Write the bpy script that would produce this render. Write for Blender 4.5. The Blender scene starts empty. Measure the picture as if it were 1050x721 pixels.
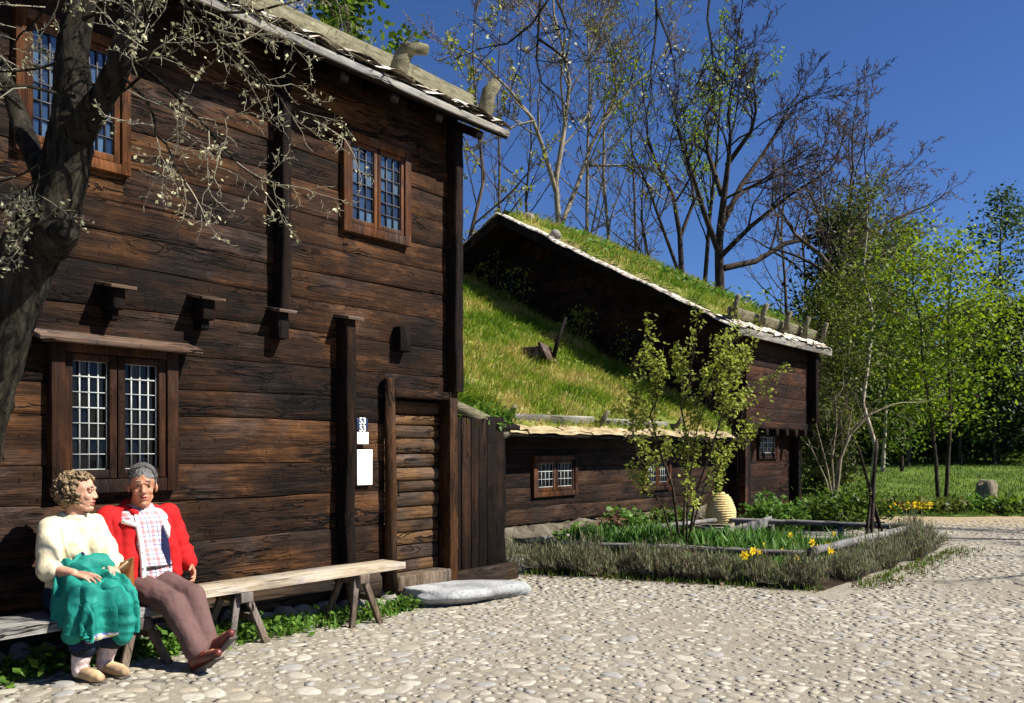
import bpy, bmesh, math, random
import numpy as np
from mathutils import Vector, Matrix, Euler, noise as mnoise

random.seed(7)
RNG = np.random.default_rng(7)
SC = bpy.context.scene
COL = SC.collection

# ------------------------------------------------------------------ camera
CAMH = 1.42
FPX = 900.0
YAW = math.radians(-51.35)
DX, DY = -math.sin(YAW), math.cos(YAW)          # view direction
RX, RY = math.cos(YAW), math.sin(YAW)           # picture right
cam_d = bpy.data.cameras.new('camera')
cam = bpy.data.objects.new('camera', cam_d)
COL.objects.link(cam)
cam.location = (0, 0, CAMH)
cam.rotation_euler = (math.radians(90), 0, YAW)
cam_d.sensor_width = 36
cam_d.lens = FPX / 1050 * 36
cam_d.shift_y = (459 - 360.5) / 1050
cam_d.clip_start = 0.05
cam_d.clip_end = 2000
SC.camera = cam

# ------------------------------------------------------------------ sky, sun, exposure
SUN_EL = math.radians(45)
SUN_DIR = Vector((0.44, -0.90, 0)).normalized() * math.cos(SUN_EL) + Vector((0, 0, math.sin(SUN_EL)))
world = bpy.data.worlds.new('World')
SC.world = world
world.use_nodes = True
wn = world.node_tree
wbg = wn.nodes['Background']
sky = wn.nodes.new('ShaderNodeTexSky')
sky.sky_type = 'NISHITA'
sky.sun_disc = False
sky.sun_elevation = SUN_EL
sky.sun_rotation = math.atan2(SUN_DIR.x, SUN_DIR.y)
sky.altitude = 1200
sky.air_density = 1.0
sky.dust_density = 0.1
sky.ozone_density = 4.0
tint = wn.nodes.new('ShaderNodeMix'); tint.data_type = 'RGBA'; tint.blend_type = 'MULTIPLY'
tint.inputs[0].default_value = 1.0; tint.inputs[7].default_value = (0.56, 0.75, 1.10, 1)     # slide film and a polarising filter
wn.links.new(sky.outputs[0], tint.inputs[6]); wn.links.new(tint.outputs[2], wbg.inputs[0])
wbg.inputs[1].default_value = 0.05
sun_d = bpy.data.lights.new('sun', 'SUN')
sun_d.energy = 5.0
sun_d.angle = math.radians(0.5)
sun_d.color = (1.0, 0.945, 0.86)
sun = bpy.data.objects.new('sun', sun_d)
COL.objects.link(sun)
sun.rotation_euler = (-SUN_DIR).to_track_quat('-Z', 'Y').to_euler()
SC.view_settings.view_transform = 'Standard'
SC.view_settings.look = 'None'
SC.view_settings.gamma = 1
SC.view_settings.exposure = 1.05
SC.view_settings.use_curve_mapping = False
SC.cycles.max_bounces = 6
SC.cycles.transparent_max_bounces = 8


def at(px, py, z):
    """world point on the ray through photo pixel (px, py), z metres ahead"""
    u = (px - 525) / FPX; v = (459 - py) / FPX
    return Vector((z * (DX + u * RX), z * (DY + u * RY), CAMH + z * v))


def on_y(px, py, Y):
    u = (px - 525) / FPX
    return at(px, py, Y / (DY + u * RY))


def on_h(px, py, h):
    return at(px, py, (CAMH - h) * FPX / (py - 459))


def depth(x, y):
    return x * DX + y * DY


def sstep(a, b, x):
    t = min(1, max(0, (x - a) / (b - a)))
    return t * t * (3 - 2 * t)


def n1(x, y=0.0, z=0.0):
    return mnoise.noise(Vector((x, y, z)))


LAWN_D = 18.2


def gh(x, y):
    """ground height"""
    h = 0.09 * min(1, max(0, (5 - x) / 2.6)) * sstep(3.4, 4.9, y)
    dd = depth(x, y) - LAWN_D
    if dd > 0:
        h += 0.05 * min(dd, 17) + 0.02 * max(0, min(dd - 17, 40)) + 0.06 * n1(x * .3, y * .3) * min(1, dd / 3)
    h += 0.012 * n1(x * .7, y * .7, 3.1)
    return h


# ------------------------------------------------------------------ mesh builder
class MB:
    def __init__(s):
        s.v = []; s.q = []; s.t = []; s.qm = []; s.tm = []; s.n = 0

    def add(s, verts, quads=None, tris=None, m=0):
        verts = np.asarray(verts, dtype=np.float64).reshape(-1, 3)
        s.v.append(verts)
        if quads is not None and len(quads):
            q = np.asarray(quads, dtype=np.int64).reshape(-1, 4) + s.n
            s.q.append(q); s.qm.append(np.full(len(q), m))
        if tris is not None and len(tris):
            t = np.asarray(tris, dtype=np.int64).reshape(-1, 3) + s.n
            s.t.append(t); s.tm.append(np.full(len(t), m))
        s.n += len(verts)
        return s

    def box(s, lo, hi, m=0, rot=None, org=None):
        x0, y0, z0 = lo; x1, y1, z1 = hi
        v = np.array([(x0, y0, z0), (x1, y0, z0), (x1, y1, z0), (x0, y1, z0), (x0, y0, z1), (x1, y0, z1), (x1, y1, z1), (x0, y1, z1)], float)
        if rot is not None:
            R = np.array(Euler(rot).to_matrix())
            o = np.array(org if org is not None else ((x0 + x1) / 2, (y0 + y1) / 2, (z0 + z1) / 2))
            v = (v - o) @ R.T + o
        return s.add(v, [(0, 3, 2, 1), (4, 5, 6, 7), (0, 1, 5, 4), (1, 2, 6, 5), (2, 3, 7, 6), (3, 0, 4, 7)], m=m)

    def bar(s, a, b, w, h, m=0, up=(0, 0, 1)):
        """box beam from a to b, w wide, h high"""
        a = Vector(a); b = Vector(b); d = (b - a).normalized()
        u = Vector(up); sd = d.cross(u)
        if sd.length < 1e-4:
            sd = d.cross(Vector((1, 0, 0)))
        sd.normalize(); u = sd.cross(d)
        sd *= w / 2; u *= h / 2
        v = [p + i * sd + j * u for p in (a, b) for i, j in ((-1, -1), (1, -1), (1, 1), (-1, 1))]
        return s.add([tuple(p) for p in v], [(0, 3, 2, 1), (4, 5, 6, 7), (0, 1, 5, 4), (1, 2, 6, 5), (2, 3, 7, 6), (3, 0, 4, 7)], m=m)

    def tube(s, pts, rad, sides=6, m=0, cap=True, flat=1.0):
        P = np.asarray([tuple(p) for p in pts], float); n = len(P)
        R = np.broadcast_to(np.asarray(rad, float), (n,))
        T = np.empty_like(P); T[1:-1] = P[2:] - P[:-2]; T[0] = P[1] - P[0]; T[-1] = P[-1] - P[-2]
        T /= np.linalg.norm(T, axis=1, keepdims=True) + 1e-9
        ref = np.array((0, 0, 1.0)) if abs(T[0, 2]) < .8 and abs(T[-1, 2]) < .9 else np.array((.93, .36, .05))
        A = np.cross(T, ref); A /= np.linalg.norm(A, axis=1, keepdims=True) + 1e-9
        B = np.cross(A, T)
        th = np.arange(sides) / sides * 2 * math.pi
        c = np.cos(th)[None, :, None]; sn = np.sin(th)[None, :, None] * flat
        V = P[:, None, :] + (A[:, None, :] * c + B[:, None, :] * sn) * R[:, None, None]
        i = np.arange(n - 1)[:, None]; j = np.arange(sides)[None, :]; j2 = (j + 1) % sides
        Q = np.stack([i * sides + j, (i + 1) * sides + j, (i + 1) * sides + j2, i * sides + j2], -1).reshape(-1, 4)
        V = V.reshape(-1, 3)
        tris = None
        if cap:
            k = len(V)
            V = np.vstack([V, P[0], P[-1]])
            jj = np.arange(sides); j3 = (jj + 1) % sides
            t0 = np.stack([np.full(sides, k), jj, j3], -1)
            t1 = np.stack([np.full(sides, k + 1), (n - 1) * sides + j3, (n - 1) * sides + jj], -1)
            tris = np.vstack([t0, t1])
        return s.add(V, Q, tris, m)

    def grid(s, V, m=0):
        """V: (a, b, 3) array"""
        V = np.asarray(V, float); a, b = V.shape[:2]
        i = np.arange(a - 1)[:, None]; j = np.arange(b - 1)[None, :]
        Q = np.stack([i * b + j, (i + 1) * b + j, (i + 1) * b + j + 1, i * b + j + 1], -1).reshape(-1, 4)
        return s.add(V.reshape(-1, 3), Q, m=m)

    def build(s, name, mats, parent=None, smooth=False, bevel=0.0):
        me = bpy.data.meshes.new(name)
        V = np.vstack(s.v) if s.v else np.zeros((0, 3))
        nq = sum(len(q) for q in s.q); nt = sum(len(t) for t in s.t)
        me.vertices.add(len(V)); me.vertices.foreach_set('co', V.ravel())
        loops = np.concatenate([np.vstack(s.q).ravel() if nq else np.zeros(0, int), np.vstack(s.t).ravel() if nt else np.zeros(0, int)]).astype(np.int32)
        starts = np.concatenate([np.arange(nq) * 4, nq * 4 + np.arange(nt) * 3]).astype(np.int32)
        me.loops.add(len(loops)); me.loops.foreach_set('vertex_index', loops)
        me.polygons.add(nq + nt); me.polygons.foreach_set('loop_start', starts)
        mi = np.concatenate([np.concatenate(s.qm) if nq else np.zeros(0), np.concatenate(s.tm) if nt else np.zeros(0)]).astype(np.int32)
        me.polygons.foreach_set('material_index', mi)
        if smooth:
            me.polygons.foreach_set('use_smooth', np.ones(nq + nt, bool))
        me.update(calc_edges=True)
        me.validate()
        return link(name, me, mats, parent, bevel)


def link(name, me, mats, parent=None, bevel=0.0):
    for mt in (mats if isinstance(mats, (list, tuple)) else [mats]):
        me.materials.append(mt)
    o = bpy.data.objects.new(name, me)
    COL.objects.link(o)
    if parent is not None:
        o.parent = parent
        o.matrix_parent_inverse = Matrix.Identity(4)
        loc = Vector((0, 0, 0)); p = parent
        while p is not None:
            loc += p.location; p = p.parent
        o.location = -loc          # meshes are written in world coordinates
    if bevel:
        b = o.modifiers.new('bevel', 'BEVEL'); b.width = bevel; b.segments = 2; b.limit_method = 'ANGLE'; b.angle_limit = math.radians(40)
    return o


def tag(o, label=None, cat=None, group=None, kind=None):
    if label: o['label'] = label
    if cat: o['category'] = cat
    if group: o['group'] = group
    if kind: o['kind'] = kind
    return o


def thing(name, label, cat, loc=(0, 0, 0), group=None):
    o = bpy.data.objects.new(name, None)
    o.empty_display_size = 0.2
    COL.objects.link(o)
    o.location = loc
    return tag(o, label, cat, group)


# ------------------------------------------------------------------ materials
class NT:
    def __init__(s, name):
        s.m = bpy.data.materials.new(name); s.m.use_nodes = True
        s.t = s.m.node_tree; s.b = s.t.nodes['Principled BSDF']

    def n(s, typ, **kw):
        nd = s.t.nodes.new('ShaderNode' + typ)
        for k, v in kw.items():
            if k.startswith('i_'):
                key = k[2:]
                nd.inputs[int(key) if key.isdigit() else key].default_value = v
            else:
                setattr(nd, k, v)
        return nd

    def l(s, a, b, **kw):
        s.t.links.new(a, b)

    def noise(s, vec, scale, detail=5, rough=.6, dist=0.0):
        nd = s.n('TexNoise'); nd.inputs['Scale'].default_value = scale; nd.inputs['Detail'].default_value = detail
        nd.inputs['Roughness'].default_value = rough; nd.inputs['Distortion'].default_value = dist
        if vec is not None: s.l(vec, nd.inputs['Vector'])
        return nd.outputs['Fac']

    def ramp(s, fac, stops, interp='LINEAR'):
        nd = s.n('ValToRGB'); cr = nd.color_ramp; cr.interpolation = interp
        while len(cr.elements) < len(stops): cr.elements.new(.5)
        for e, (p, c) in zip(cr.elements, stops):
            e.position = p; e.color = (c, c, c, 1) if isinstance(c, (int, float)) else (*c, 1)
        s.l(fac, nd.inputs[0]); return nd.outputs[0]

    def mix(s, fac, a, b, mode='MIX'):
        nd = s.n('Mix', data_type='RGBA', blend_type=mode)
        for sock, v in ((nd.inputs[0], fac), (nd.inputs[6], a), (nd.inputs[7], b)):
            if isinstance(v, (int, float)): sock.default_value = v
            elif isinstance(v, tuple): sock.default_value = (*v, 1)
            else: s.l(v, sock)
        return nd.outputs[2]

    def math(s, op, a, b=0.0, clamp=False):
        nd = s.n('Math', operation=op, use_clamp=clamp)
        for sock, v in ((nd.inputs[0], a), (nd.inputs[1], b)):
            if isinstance(v, (int, float)): sock.default_value = v
            else: s.l(v, sock)
        return nd.outputs[0]

    def coord(s, scale=(1, 1, 1), out='Object', rot=(0, 0, 0), island=0.0):
        tc = s.n('TexCoord'); mp = s.n('Mapping'); mp.inputs['Scale'].default_value = scale; mp.inputs['Rotation'].default_value = rot
        s.l(tc.outputs[out], mp.inputs['Vector'])
        if island:
            g = s.n('NewGeometry'); k = s.math('MULTIPLY', g.outputs['Random Per Island'], island)
            s.l(k, mp.inputs['Location'])
        return mp.outputs[0]

    def island(s):
        return s.n('NewGeometry').outputs['Random Per Island']

    def bump(s, h, strength=.4, dist=.02):
        nd = s.n('Bump'); nd.inputs['Strength'].default_value = strength; nd.inputs['Distance'].default_value = dist
        s.l(h, nd.inputs['Height']); s.l(nd.outputs[0], s.b.inputs['Normal'])

    def out(s, col=None, rough=.8, spec=.3, **kw):
        if col is not None:
            if isinstance(col, tuple): s.b.inputs['Base Color'].default_value = (*col, 1)
            else: s.l(col, s.b.inputs['Base Color'])
        if isinstance(rough, (int, float)): s.b.inputs['Roughness'].default_value = rough
        else: s.l(rough, s.b.inputs['Roughness'])
        s.b.inputs['Specular IOR Level'].default_value = spec
        for k, v in kw.items(): s.b.inputs[k].default_value = v
        return s.m


def wood(name, dark, mid, light, axis='x', amount=1.0, crack=1.0, seed=0.0, bump=.6, island=.12):
    """weathered timber, grain along one axis"""
    m = NT(name)
    def sc(g, a):
        return {'x': (g, a, a), 'z': (a, a, g), 'y': (a, g, a)}[axis]
    # grain that bends round knots
    vk = m.coord(sc(1.1, 3.7), island=23 + seed)
    vo = m.n('TexVoronoi', feature='F1'); m.l(vk, vo.inputs['Vector']); vo.inputs['Scale'].default_value = 1.0
    near = m.ramp(vo.outputs['Distance'], [(.0, 1.0), (.30, 0.0)])
    def warped(v, k):
        va = m.n('VectorMath', operation='ADD'); cb = m.n('CombineXYZ')
        for q in ('X', 'Y', 'Z'): m.l(m.math('MULTIPLY', near, k), cb.inputs[q])
        m.l(v, va.inputs[0]); m.l(cb.outputs[0], va.inputs[1]); return va.outputs[0]
    v1 = warped(m.coord(sc(1.0, 13), island=37 + seed), .9); v2 = m.coord(sc(.8, 3.2), island=11 + seed); v3 = warped(m.coord(sc(1.3, 42), island=53 + seed), 1.6)
    grain = m.noise(v1, 1.3, 9, .66, .9); big = m.noise(v2, 1.1, 6, .65, .5); fine = m.noise(v3, 2.0, 6, .62, .3)
    pat = m.noise(m.coord(sc(.5, .8), island=3 + seed), 1.3, 6, .62, .4)
    spot = m.noise(m.coord(sc(3.2, 7), island=9 + seed), 1.6, 6, .7, .6)
    f = m.math('ADD', m.math('MULTIPLY', grain, .42), m.math('MULTIPLY', big, .40))
    f = m.math('ADD', f, m.math('MULTIPLY', m.math('SUBTRACT', m.island(), .5), island * amount))
    f = m.math('ADD', f, m.math('MULTIPLY', m.math('SUBTRACT', fine, .5), .35))
    f = m.math('ADD', f, m.math('MULTIPLY', m.math('SUBTRACT', pat, .5), .75))
    f = m.math('ADD', f, m.math('MULTIPLY', m.math('SUBTRACT', spot, .5), .30))
    col = m.ramp(f, [(.26, dark), (.44, mid), (.70, light)])
    kn = m.ramp(vo.outputs['Distance'], [(.0, 1.0), (.045, .95), (.085, 0.0)])
    col = m.mix(m.math('MULTIPLY', kn, .8), col, dark)
    # grey blue weathering in patches
    wea = m.ramp(m.noise(m.coord(sc(.9, 1.3), island=2 + seed), 1.1, 7, .68, .5), [(.47, 0.0), (.62, .55)])
    lum = m.n('RGBToBW'); m.l(col, lum.inputs[0])
    gcol = m.mix(1.0, lum.outputs[0], (.78, .80, .86), 'MULTIPLY')
    col = m.mix(wea, col, gcol)
    # adze nicks across the grain
    va_ = m.n('TexVoronoi', feature='F1'); m.l(m.coord(sc(9, 1.8), island=61 + seed), va_.inputs['Vector']); va_.inputs['Randomness'].default_value = 1.0
    sepc = m.n('SeparateColor'); m.l(va_.outputs['Color'], sepc.inputs[0])
    nick = m.math('MULTIPLY', m.ramp(va_.outputs['Distance'], [(.0, 1.0), (.10, .8), (.2, 0.0)]), m.math('GREATER_THAN', sepc.outputs[0], .80))
    col = m.mix(m.math('MULTIPLY', nick, .7 * crack), col, dark)
    # drying cracks, along the grain, in stretches
    cn = m.noise(warped(m.coord(sc(.55, 4.6), island=71 + seed), .5), 1.0, 5, .6, .35)
    cr = m.ramp(cn, [(.482, 0.0), (.494, 1.0), (.504, 1.0), (.513, 0.0)])
    gate = m.ramp(m.noise(m.coord(sc(.9, 2.2), island=5 + seed), 1.0, 3), [(.44, 0.0), (.52, 1.0)])
    crk = m.math('MULTIPLY', m.math('MULTIPLY', cr, gate), .95 * crack)
    col = m.mix(crk, col, (.003, .002, .0015))
    h = m.math('SUBTRACT', m.math('ADD', m.math('MULTIPLY', grain, .6), m.math('MULTIPLY', fine, .4)), m.math('MULTIPLY', crk, 1.0))
    h = m.math('ADD', h, m.math('MULTIPLY', spot, .5))
    h = m.math('SUBTRACT', m.math('SUBTRACT', h, m.math('MULTIPLY', kn, .5)), m.math('MULTIPLY', nick, .7))
    m.bump(h, bump, .025)
    return m.out(col, .75, .1)


def plain(name, col, rough=.7, spec=.3, var=.25, scale=9, bump=0.0, metal=0.0, island=0.0):
    m = NT(name)
    f = m.noise(m.coord(island=19), scale, 5)
    if island:
        f = m.math('ADD', f, m.math('MULTIPLY', m.math('SUBTRACT', m.island(), .5), island))
    c = m.ramp(f, [(.3, tuple(x * (1 - var) for x in col)), (.7, tuple(min(1, x * (1 + var)) for x in col))])
    if bump: m.bump(m.noise(m.coord(), scale * 4, 6), bump, .01)
    return m.out(c, rough, spec, Metallic=metal)


def leafmat(name, a, b, trans=.4, c=None):
    """two tone leaves, light passing through"""
    m = NT(name)
    r = m.island()
    n = m.noise(m.coord(), .9, 3)
    f = m.math('ADD', m.math('MULTIPLY', r, .75), m.math('MULTIPLY', n, .3))
    stops = [(.15, a), (.85, b)] if c is None else [(.1, a), (.6, b), (.8, c)]
    col = m.ramp(f, stops)
    m.out(col, .55, .25)
    tr = m.n('BsdfTranslucent'); m.l(col, tr.inputs[0])
    mx = m.n('MixShader'); mx.inputs[0].default_value = trans
    m.l(m.b.outputs[0], mx.inputs[1]); m.l(tr.outputs[0], mx.inputs[2])
    m.l(mx.outputs[0], m.t.nodes['Material Output'].inputs[0])
    return m.m


M = {}
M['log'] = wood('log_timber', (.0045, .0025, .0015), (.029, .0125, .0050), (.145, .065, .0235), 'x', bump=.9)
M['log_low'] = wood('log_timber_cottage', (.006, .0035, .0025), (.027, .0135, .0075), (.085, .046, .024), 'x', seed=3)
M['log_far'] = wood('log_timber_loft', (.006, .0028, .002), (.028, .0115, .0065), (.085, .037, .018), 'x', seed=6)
M['log_y'] = wood('log_timber_shaded', (.004, .003, .002), (.014, .008, .005), (.035, .018, .010), 'y', seed=2)  # old black wood, base colour lowered to deepen shade on soffits and roof undersides
M['post'] = wood('post_timber', (.003, .002, .0015), (.010, .0052, .003), (.05, .022, .010), 'z', seed=8)  # tarred wood, colour darkened further to carry shade on the post sides
M['door'] = wood('door_planks', (.014, .008, .004), (.08, .042, .018), (.22, .12, .05), 'x', seed=4, amount=1.3)
M['jamb'] = wood('jamb_timber', (.012, .006, .003), (.065, .028, .010), (.19, .085, .032), 'z', seed=9)
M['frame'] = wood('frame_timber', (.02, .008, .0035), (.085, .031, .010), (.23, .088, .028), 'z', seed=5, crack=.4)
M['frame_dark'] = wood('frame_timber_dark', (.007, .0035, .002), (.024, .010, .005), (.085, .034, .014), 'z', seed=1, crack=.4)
M['cap'] = wood('cap_board', (.05, .03, .02), (.14, .09, .06), (.30, .22, .16), 'x', seed=13)
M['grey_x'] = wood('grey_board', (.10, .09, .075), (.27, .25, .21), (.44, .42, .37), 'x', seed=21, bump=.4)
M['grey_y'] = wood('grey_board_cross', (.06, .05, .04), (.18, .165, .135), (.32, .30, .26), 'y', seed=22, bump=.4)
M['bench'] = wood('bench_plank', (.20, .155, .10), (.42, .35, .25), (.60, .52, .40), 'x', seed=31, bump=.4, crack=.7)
M['bench_leg'] = wood('bench_leg', (.05, .035, .022), (.15, .11, .075), (.28, .22, .16), 'z', seed=33)
M['sill'] = wood('sill_log', (.010, .0065, .004), (.042, .026, .014), (.11, .075, .042), 'x', seed=35)
M['rail'] = wood('rail_wood', (.07, .065, .058), (.19, .18, .16), (.36, .34, .31), 'y', seed=36)
M['dark'] = plain('dark_void', (.006, .005, .004), .9, .1)
M['lead'] = plain('lead_bars', (.34, .36, .34), .6, .3)
M['lead_dark'] = plain('lead_bars_dark', (.05, .05, .055), .6, .3)
M['pane_dark'] = plain('pane_dark', (.004, .004, .005), .12, .25, var=.2)
M['stone'] = None


def bark_mat(name, a, b, scale=6, bump=.8, axis=2):
    m = NT(name)
    s = [3, 3, 3]; s[axis] = .8
    n = m.noise(m.coord(tuple(s)), scale, 10, .75, 1.2)
    n2 = m.noise(m.coord(), 1.4, 4)
    f = m.math('ADD', m.math('MULTIPLY', n, .8), m.math('MULTIPLY', n2, .25))
    m.bump(n, bump, .05)
    return m.out(m.ramp(f, [(.42, a), (.62, b)]), .9, .1)


M['bark_near'] = bark_mat('bark_rough_grey', (.007, .006, .005), (.10, .085, .06), 5, 1.6)
M['bark_dark'] = bark_mat('bark_dark', (.018, .014, .011), (.075, .058, .045), 2.5)
M['bark_pale'] = bark_mat('bark_pale', (.10, .082, .055), (.34, .29, .20), 2.5, .4)
M['bark_brown'] = bark_mat('bark_brown', (.035, .026, .019), (.13, .10, .075), 2.5)
M['bark_birch'] = bark_mat('bark_birch', (.16, .12, .085), (.62, .54, .44), 2.2, .3)
M['twig_brown'] = plain('twig_brown', (.13, .095, .075), .9, .1)
M['twig_grey'] = plain('twig_grey', (.16, .13, .10), .9, .1)
M['twig_near'] = plain('twig_pale_olive', (.26, .235, .165), .8, .2)
M['twig_dark'] = plain('twig_dark', (.060, .045, .037), .9, .1)
M['bud'] = leafmat('pale_bud', (.40, .40, .20), (.62, .62, .38), .3)
M['bud_yellow'] = leafmat('yellow_green_bud', (.20, .22, .03), (.34, .36, .06), .4)
M['leaf_bright'] = leafmat('leaf_bright', (.08, .15, .005), (.25, .33, .012), .5)
M['leaf_mid'] = leafmat('leaf_mid', (.035, .08, .007), (.12, .19, .016), .45)
M['leaf_dark'] = leafmat('leaf_dark', (.026, .052, .010), (.07, .115, .02), .3)
M['leaf_conifer'] = leafmat('leaf_conifer', (.008, .018, .009), (.026, .044, .016), .1)
M['leaf_olive'] = leafmat('leaf_olive', (.045, .06, .010), (.13, .155, .022), .4)
M['leaf_shrub'] = leafmat('leaf_shrub', (.15, .19, .02), (.40, .45, .07), .5)
M['leaf_lavender'] = leafmat('leaf_lavender', (.085, .12, .04), (.22, .25, .11), .35, (.24, .17, .14))
M['leaf_tulip'] = leafmat('leaf_tulip', (.04, .11, .015), (.12, .24, .04), .35)
M['leaf_weed'] = leafmat('leaf_weed', (.04, .10, .01), (.13, .25, .03), .4)
M['leaf_red'] = leafmat('leaf_red', (.06, .03, .015), (.16, .08, .04), .3)
M['petal'] = leafmat('petal_yellow', (.75, .50, .01), (.85, .66, .03), .3)
M['grass'] = leafmat('grass_blades', (.05, .095, .010), (.12, .19, .02), .4)
M['straw'] = plain('straw_pale', (.62, .47, .21), .8, .2, var=.35, scale=30)
# ------------------------------------------------------------------ the ground
def ground_axis(lo, hi, f0, f1, fine, grow):
    a = list(np.arange(f0, f1 + 1e-6, fine)); st = fine
    while a[-1] < hi: st *= grow; a.append(a[-1] + st)
    st = fine
    while a[0] > lo: st *= grow; a.insert(0, a[0] - st)
    return np.array(a)


m = NT('courtyard_gravel')
n_a = m.noise(m.coord(), .55, 4); n_b = m.noise(m.coord(), 14, 6, .7); n_c = m.noise(m.coord(), 60, 4, .7)
sandc = m.ramp(n_b, [(.3, (.19, .17, .13)), (.7, (.35, .32, .255))])
sandc = m.mix(m.ramp(n_a, [(.38, 0.0), (.66, .55)]), sandc, (.215, .185, .135))
sandc = m.mix(m.ramp(n_c, [(.36, .5), (.5, 0.0)]), sandc, (.13, .11, .085))
# beyond the yard the sheet is soil under the wood
tc = m.n('TexCoord'); vl = m.n('VectorMath', operation='DOT_PRODUCT'); m.l(tc.outputs['Object'], vl.inputs[0]); vl.inputs[1].default_value = (DX, DY, 0)
dd = m.math('ADD', vl.outputs['Value'], m.math('MULTIPLY', m.math('SUBTRACT', n_a, .5), 1.2))
strip = m.ramp(m.math('DIVIDE', dd, 40.0), [(.385, 0.0), (.415, 1.0)])
sandc = m.mix(strip, sandc, m.mix(n_b, (.25, .19, .11), (.36, .29, .18)))
soil = m.ramp(m.math('DIVIDE', dd, 40.0), [(.455, 0.0), (.47, 1.0)])
sandc = m.mix(soil, sandc, (.045, .05, .02))
m.bump(m.math('ADD', n_b, m.math('MULTIPLY', n_c, .5)), .55, .03)
M['gravel'] = m.out(sandc, .9, .15)

gx = ground_axis(-400, 600, -1, 24, .22, 1.22); gy = ground_axis(-400, 600, -6, 9, .22, 1.22)
V = np.array([[(x, y, gh(x, y)) for y in gy] for x in gx])
mb = MB(); mb.grid(V); mb.q[0] = mb.q[0][:, ::-1]
tag(mb.build('ground', M['gravel'], smooth=True), kind='structure')

# lawn: a sheet over the slope behind the yard
m = NT('lawn_turf')
f = m.noise(m.coord(), .5, 5)
m.bump(m.noise(m.coord(), 25, 5), .6, .05)
M['lawn'] = m.out(m.ramp(f, [(.35, (.045, .085, .012)), (.6, (.10, .15, .022)), (.75, (.16, .18, .05))]), .9, .1)
rows = []
for i, d_ in enumerate(np.concatenate([np.arange(LAWN_D - .1, 40, .5), np.arange(40, 90, 4)])):
    row = []
    for s_ in np.linspace(-1.0, 1.25, 70):
        r_ = s_ * d_ * .75
        dj = d_ + (.35 * n1(r_ * .6, 7) if i == 0 else 0)
        x = dj * DX + r_ * RX; y = dj * DY + r_ * RY
        row.append((x, y, gh(x, y) + .012))
    rows.append(row)
mb = MB(); mb.grid(np.array(rows)); mb.q[0] = mb.q[0]
tag(mb.build('lawn', M['lawn'], smooth=True), kind='structure')


def blades(mb, pts, h, w, lean=.35, dirv=None, m=0, hv=.5):
    """grass blades: one bent pair of faces each; pts (n,3)"""
    pts = np.asarray(pts, float); n = len(pts)
    a = RNG.uniform(0, 2 * math.pi, n); hh = h * RNG.uniform(1 - hv, 1 + hv, n)
    sd = np.stack([np.cos(a), np.sin(a), np.zeros(n)], 1) * (w * RNG.uniform(.6, 1.3, n))[:, None]
    ln = np.stack([-np.sin(a), np.cos(a), np.zeros(n)], 1) * RNG.normal(0, lean, n)[:, None]
    if dirv is not None: ln = ln + np.asarray(dirv)
    up = np.array((0, 0, 1.0))
    mid = pts + (up * .6 + ln * .35) * hh[:, None]; top = pts + (up * .85 + ln) * hh[:, None]
    V = np.stack([pts - sd, pts + sd, mid + sd * .7, mid - sd * .7, top], 1).reshape(-1, 3)
    k = np.arange(n)[:, None] * 5
    mb.add(V, np.hstack([k, k + 1, k + 2, k + 3]), np.hstack([k + 3, k + 2, k + 4]), m)


def leaf_quads(mb, pts, size, m=0, up=.3, elong=1.5, var=.4):
    pts = np.asarray(pts, float); n = len(pts)
    if n == 0: return
    nm = RNG.normal(0, 1, (n, 3)); nm[:, 2] = np.abs(nm[:, 2]) + up; nm /= np.linalg.norm(nm, axis=1, keepdims=True)
    t = RNG.normal(0, 1, (n, 3)); t -= (t * nm).sum(1, keepdims=True) * nm; t /= np.linalg.norm(t, axis=1, keepdims=True)
    b = np.cross(nm, t); s = (size * RNG.uniform(1 - var, 1 + var, n))[:, None]
    L = t * s * elong; W = b * s * .5
    V = np.stack([pts, pts + L * .45 + W, pts + L, pts + L * .45 - W], 1).reshape(-1, 3)
    k = np.arange(n)[:, None] * 4
    mb.add(V, np.hstack([k, k + 1, k + 2, k + 3]), m=m)


# grass on the lawn
N = 42000
d_ = LAWN_D - .15 + 20 * RNG.random(N) ** 1.5; s_ = RNG.uniform(.05, .66, N)
keep = []
for d, s in zip(d_, s_):
    r = s * d; x = d * DX + r * RX; y = d * DY + r * RY
    if n1(x * .8, y * .8, 5) + n1(x * 3, y * 3, 2) * .4 > -.35 + (.35 if d < LAWN_D + .5 else 0): keep.append((x, y, gh(x, y)))
mb = MB(); blades(mb, keep, .09, .011, .35)
tag(mb.build('lawn_grass', M['grass']), 'short green grass growing on the lawn slope behind the courtyard', 'grass', kind='stuff')

# ------------------------------------------------------------------ cobbles
m = NT('cobble_stone')
isl = m.island(); nb = m.noise(m.coord(island=40), 9, 6, .65); nc = m.noise(m.coord(island=40), 45, 5, .7)
base = m.ramp(isl, [(0, (.27, .25, .205)), (.25, (.36, .335, .275)), (.45, (.30, .27, .21)), (.62, (.42, .395, .325)), (.8, (.265, .265, .255)), (.93, (.33, .285, .215)), (1, (.46, .44, .38))], 'CONSTANT')
base = m.mix(m.ramp(nb, [(.35, .45), (.65, 0.0)]), base, (.27, .23, .175))
base = m.mix(m.ramp(nc, [(.38, .35), (.5, 0.0)]), base, (.17, .15, .125))
m.bump(m.math('ADD', nb, m.math('MULTIPLY', nc, .6)), .4, .012)
M['cobble'] = m.out(base, .8, .25)

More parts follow.
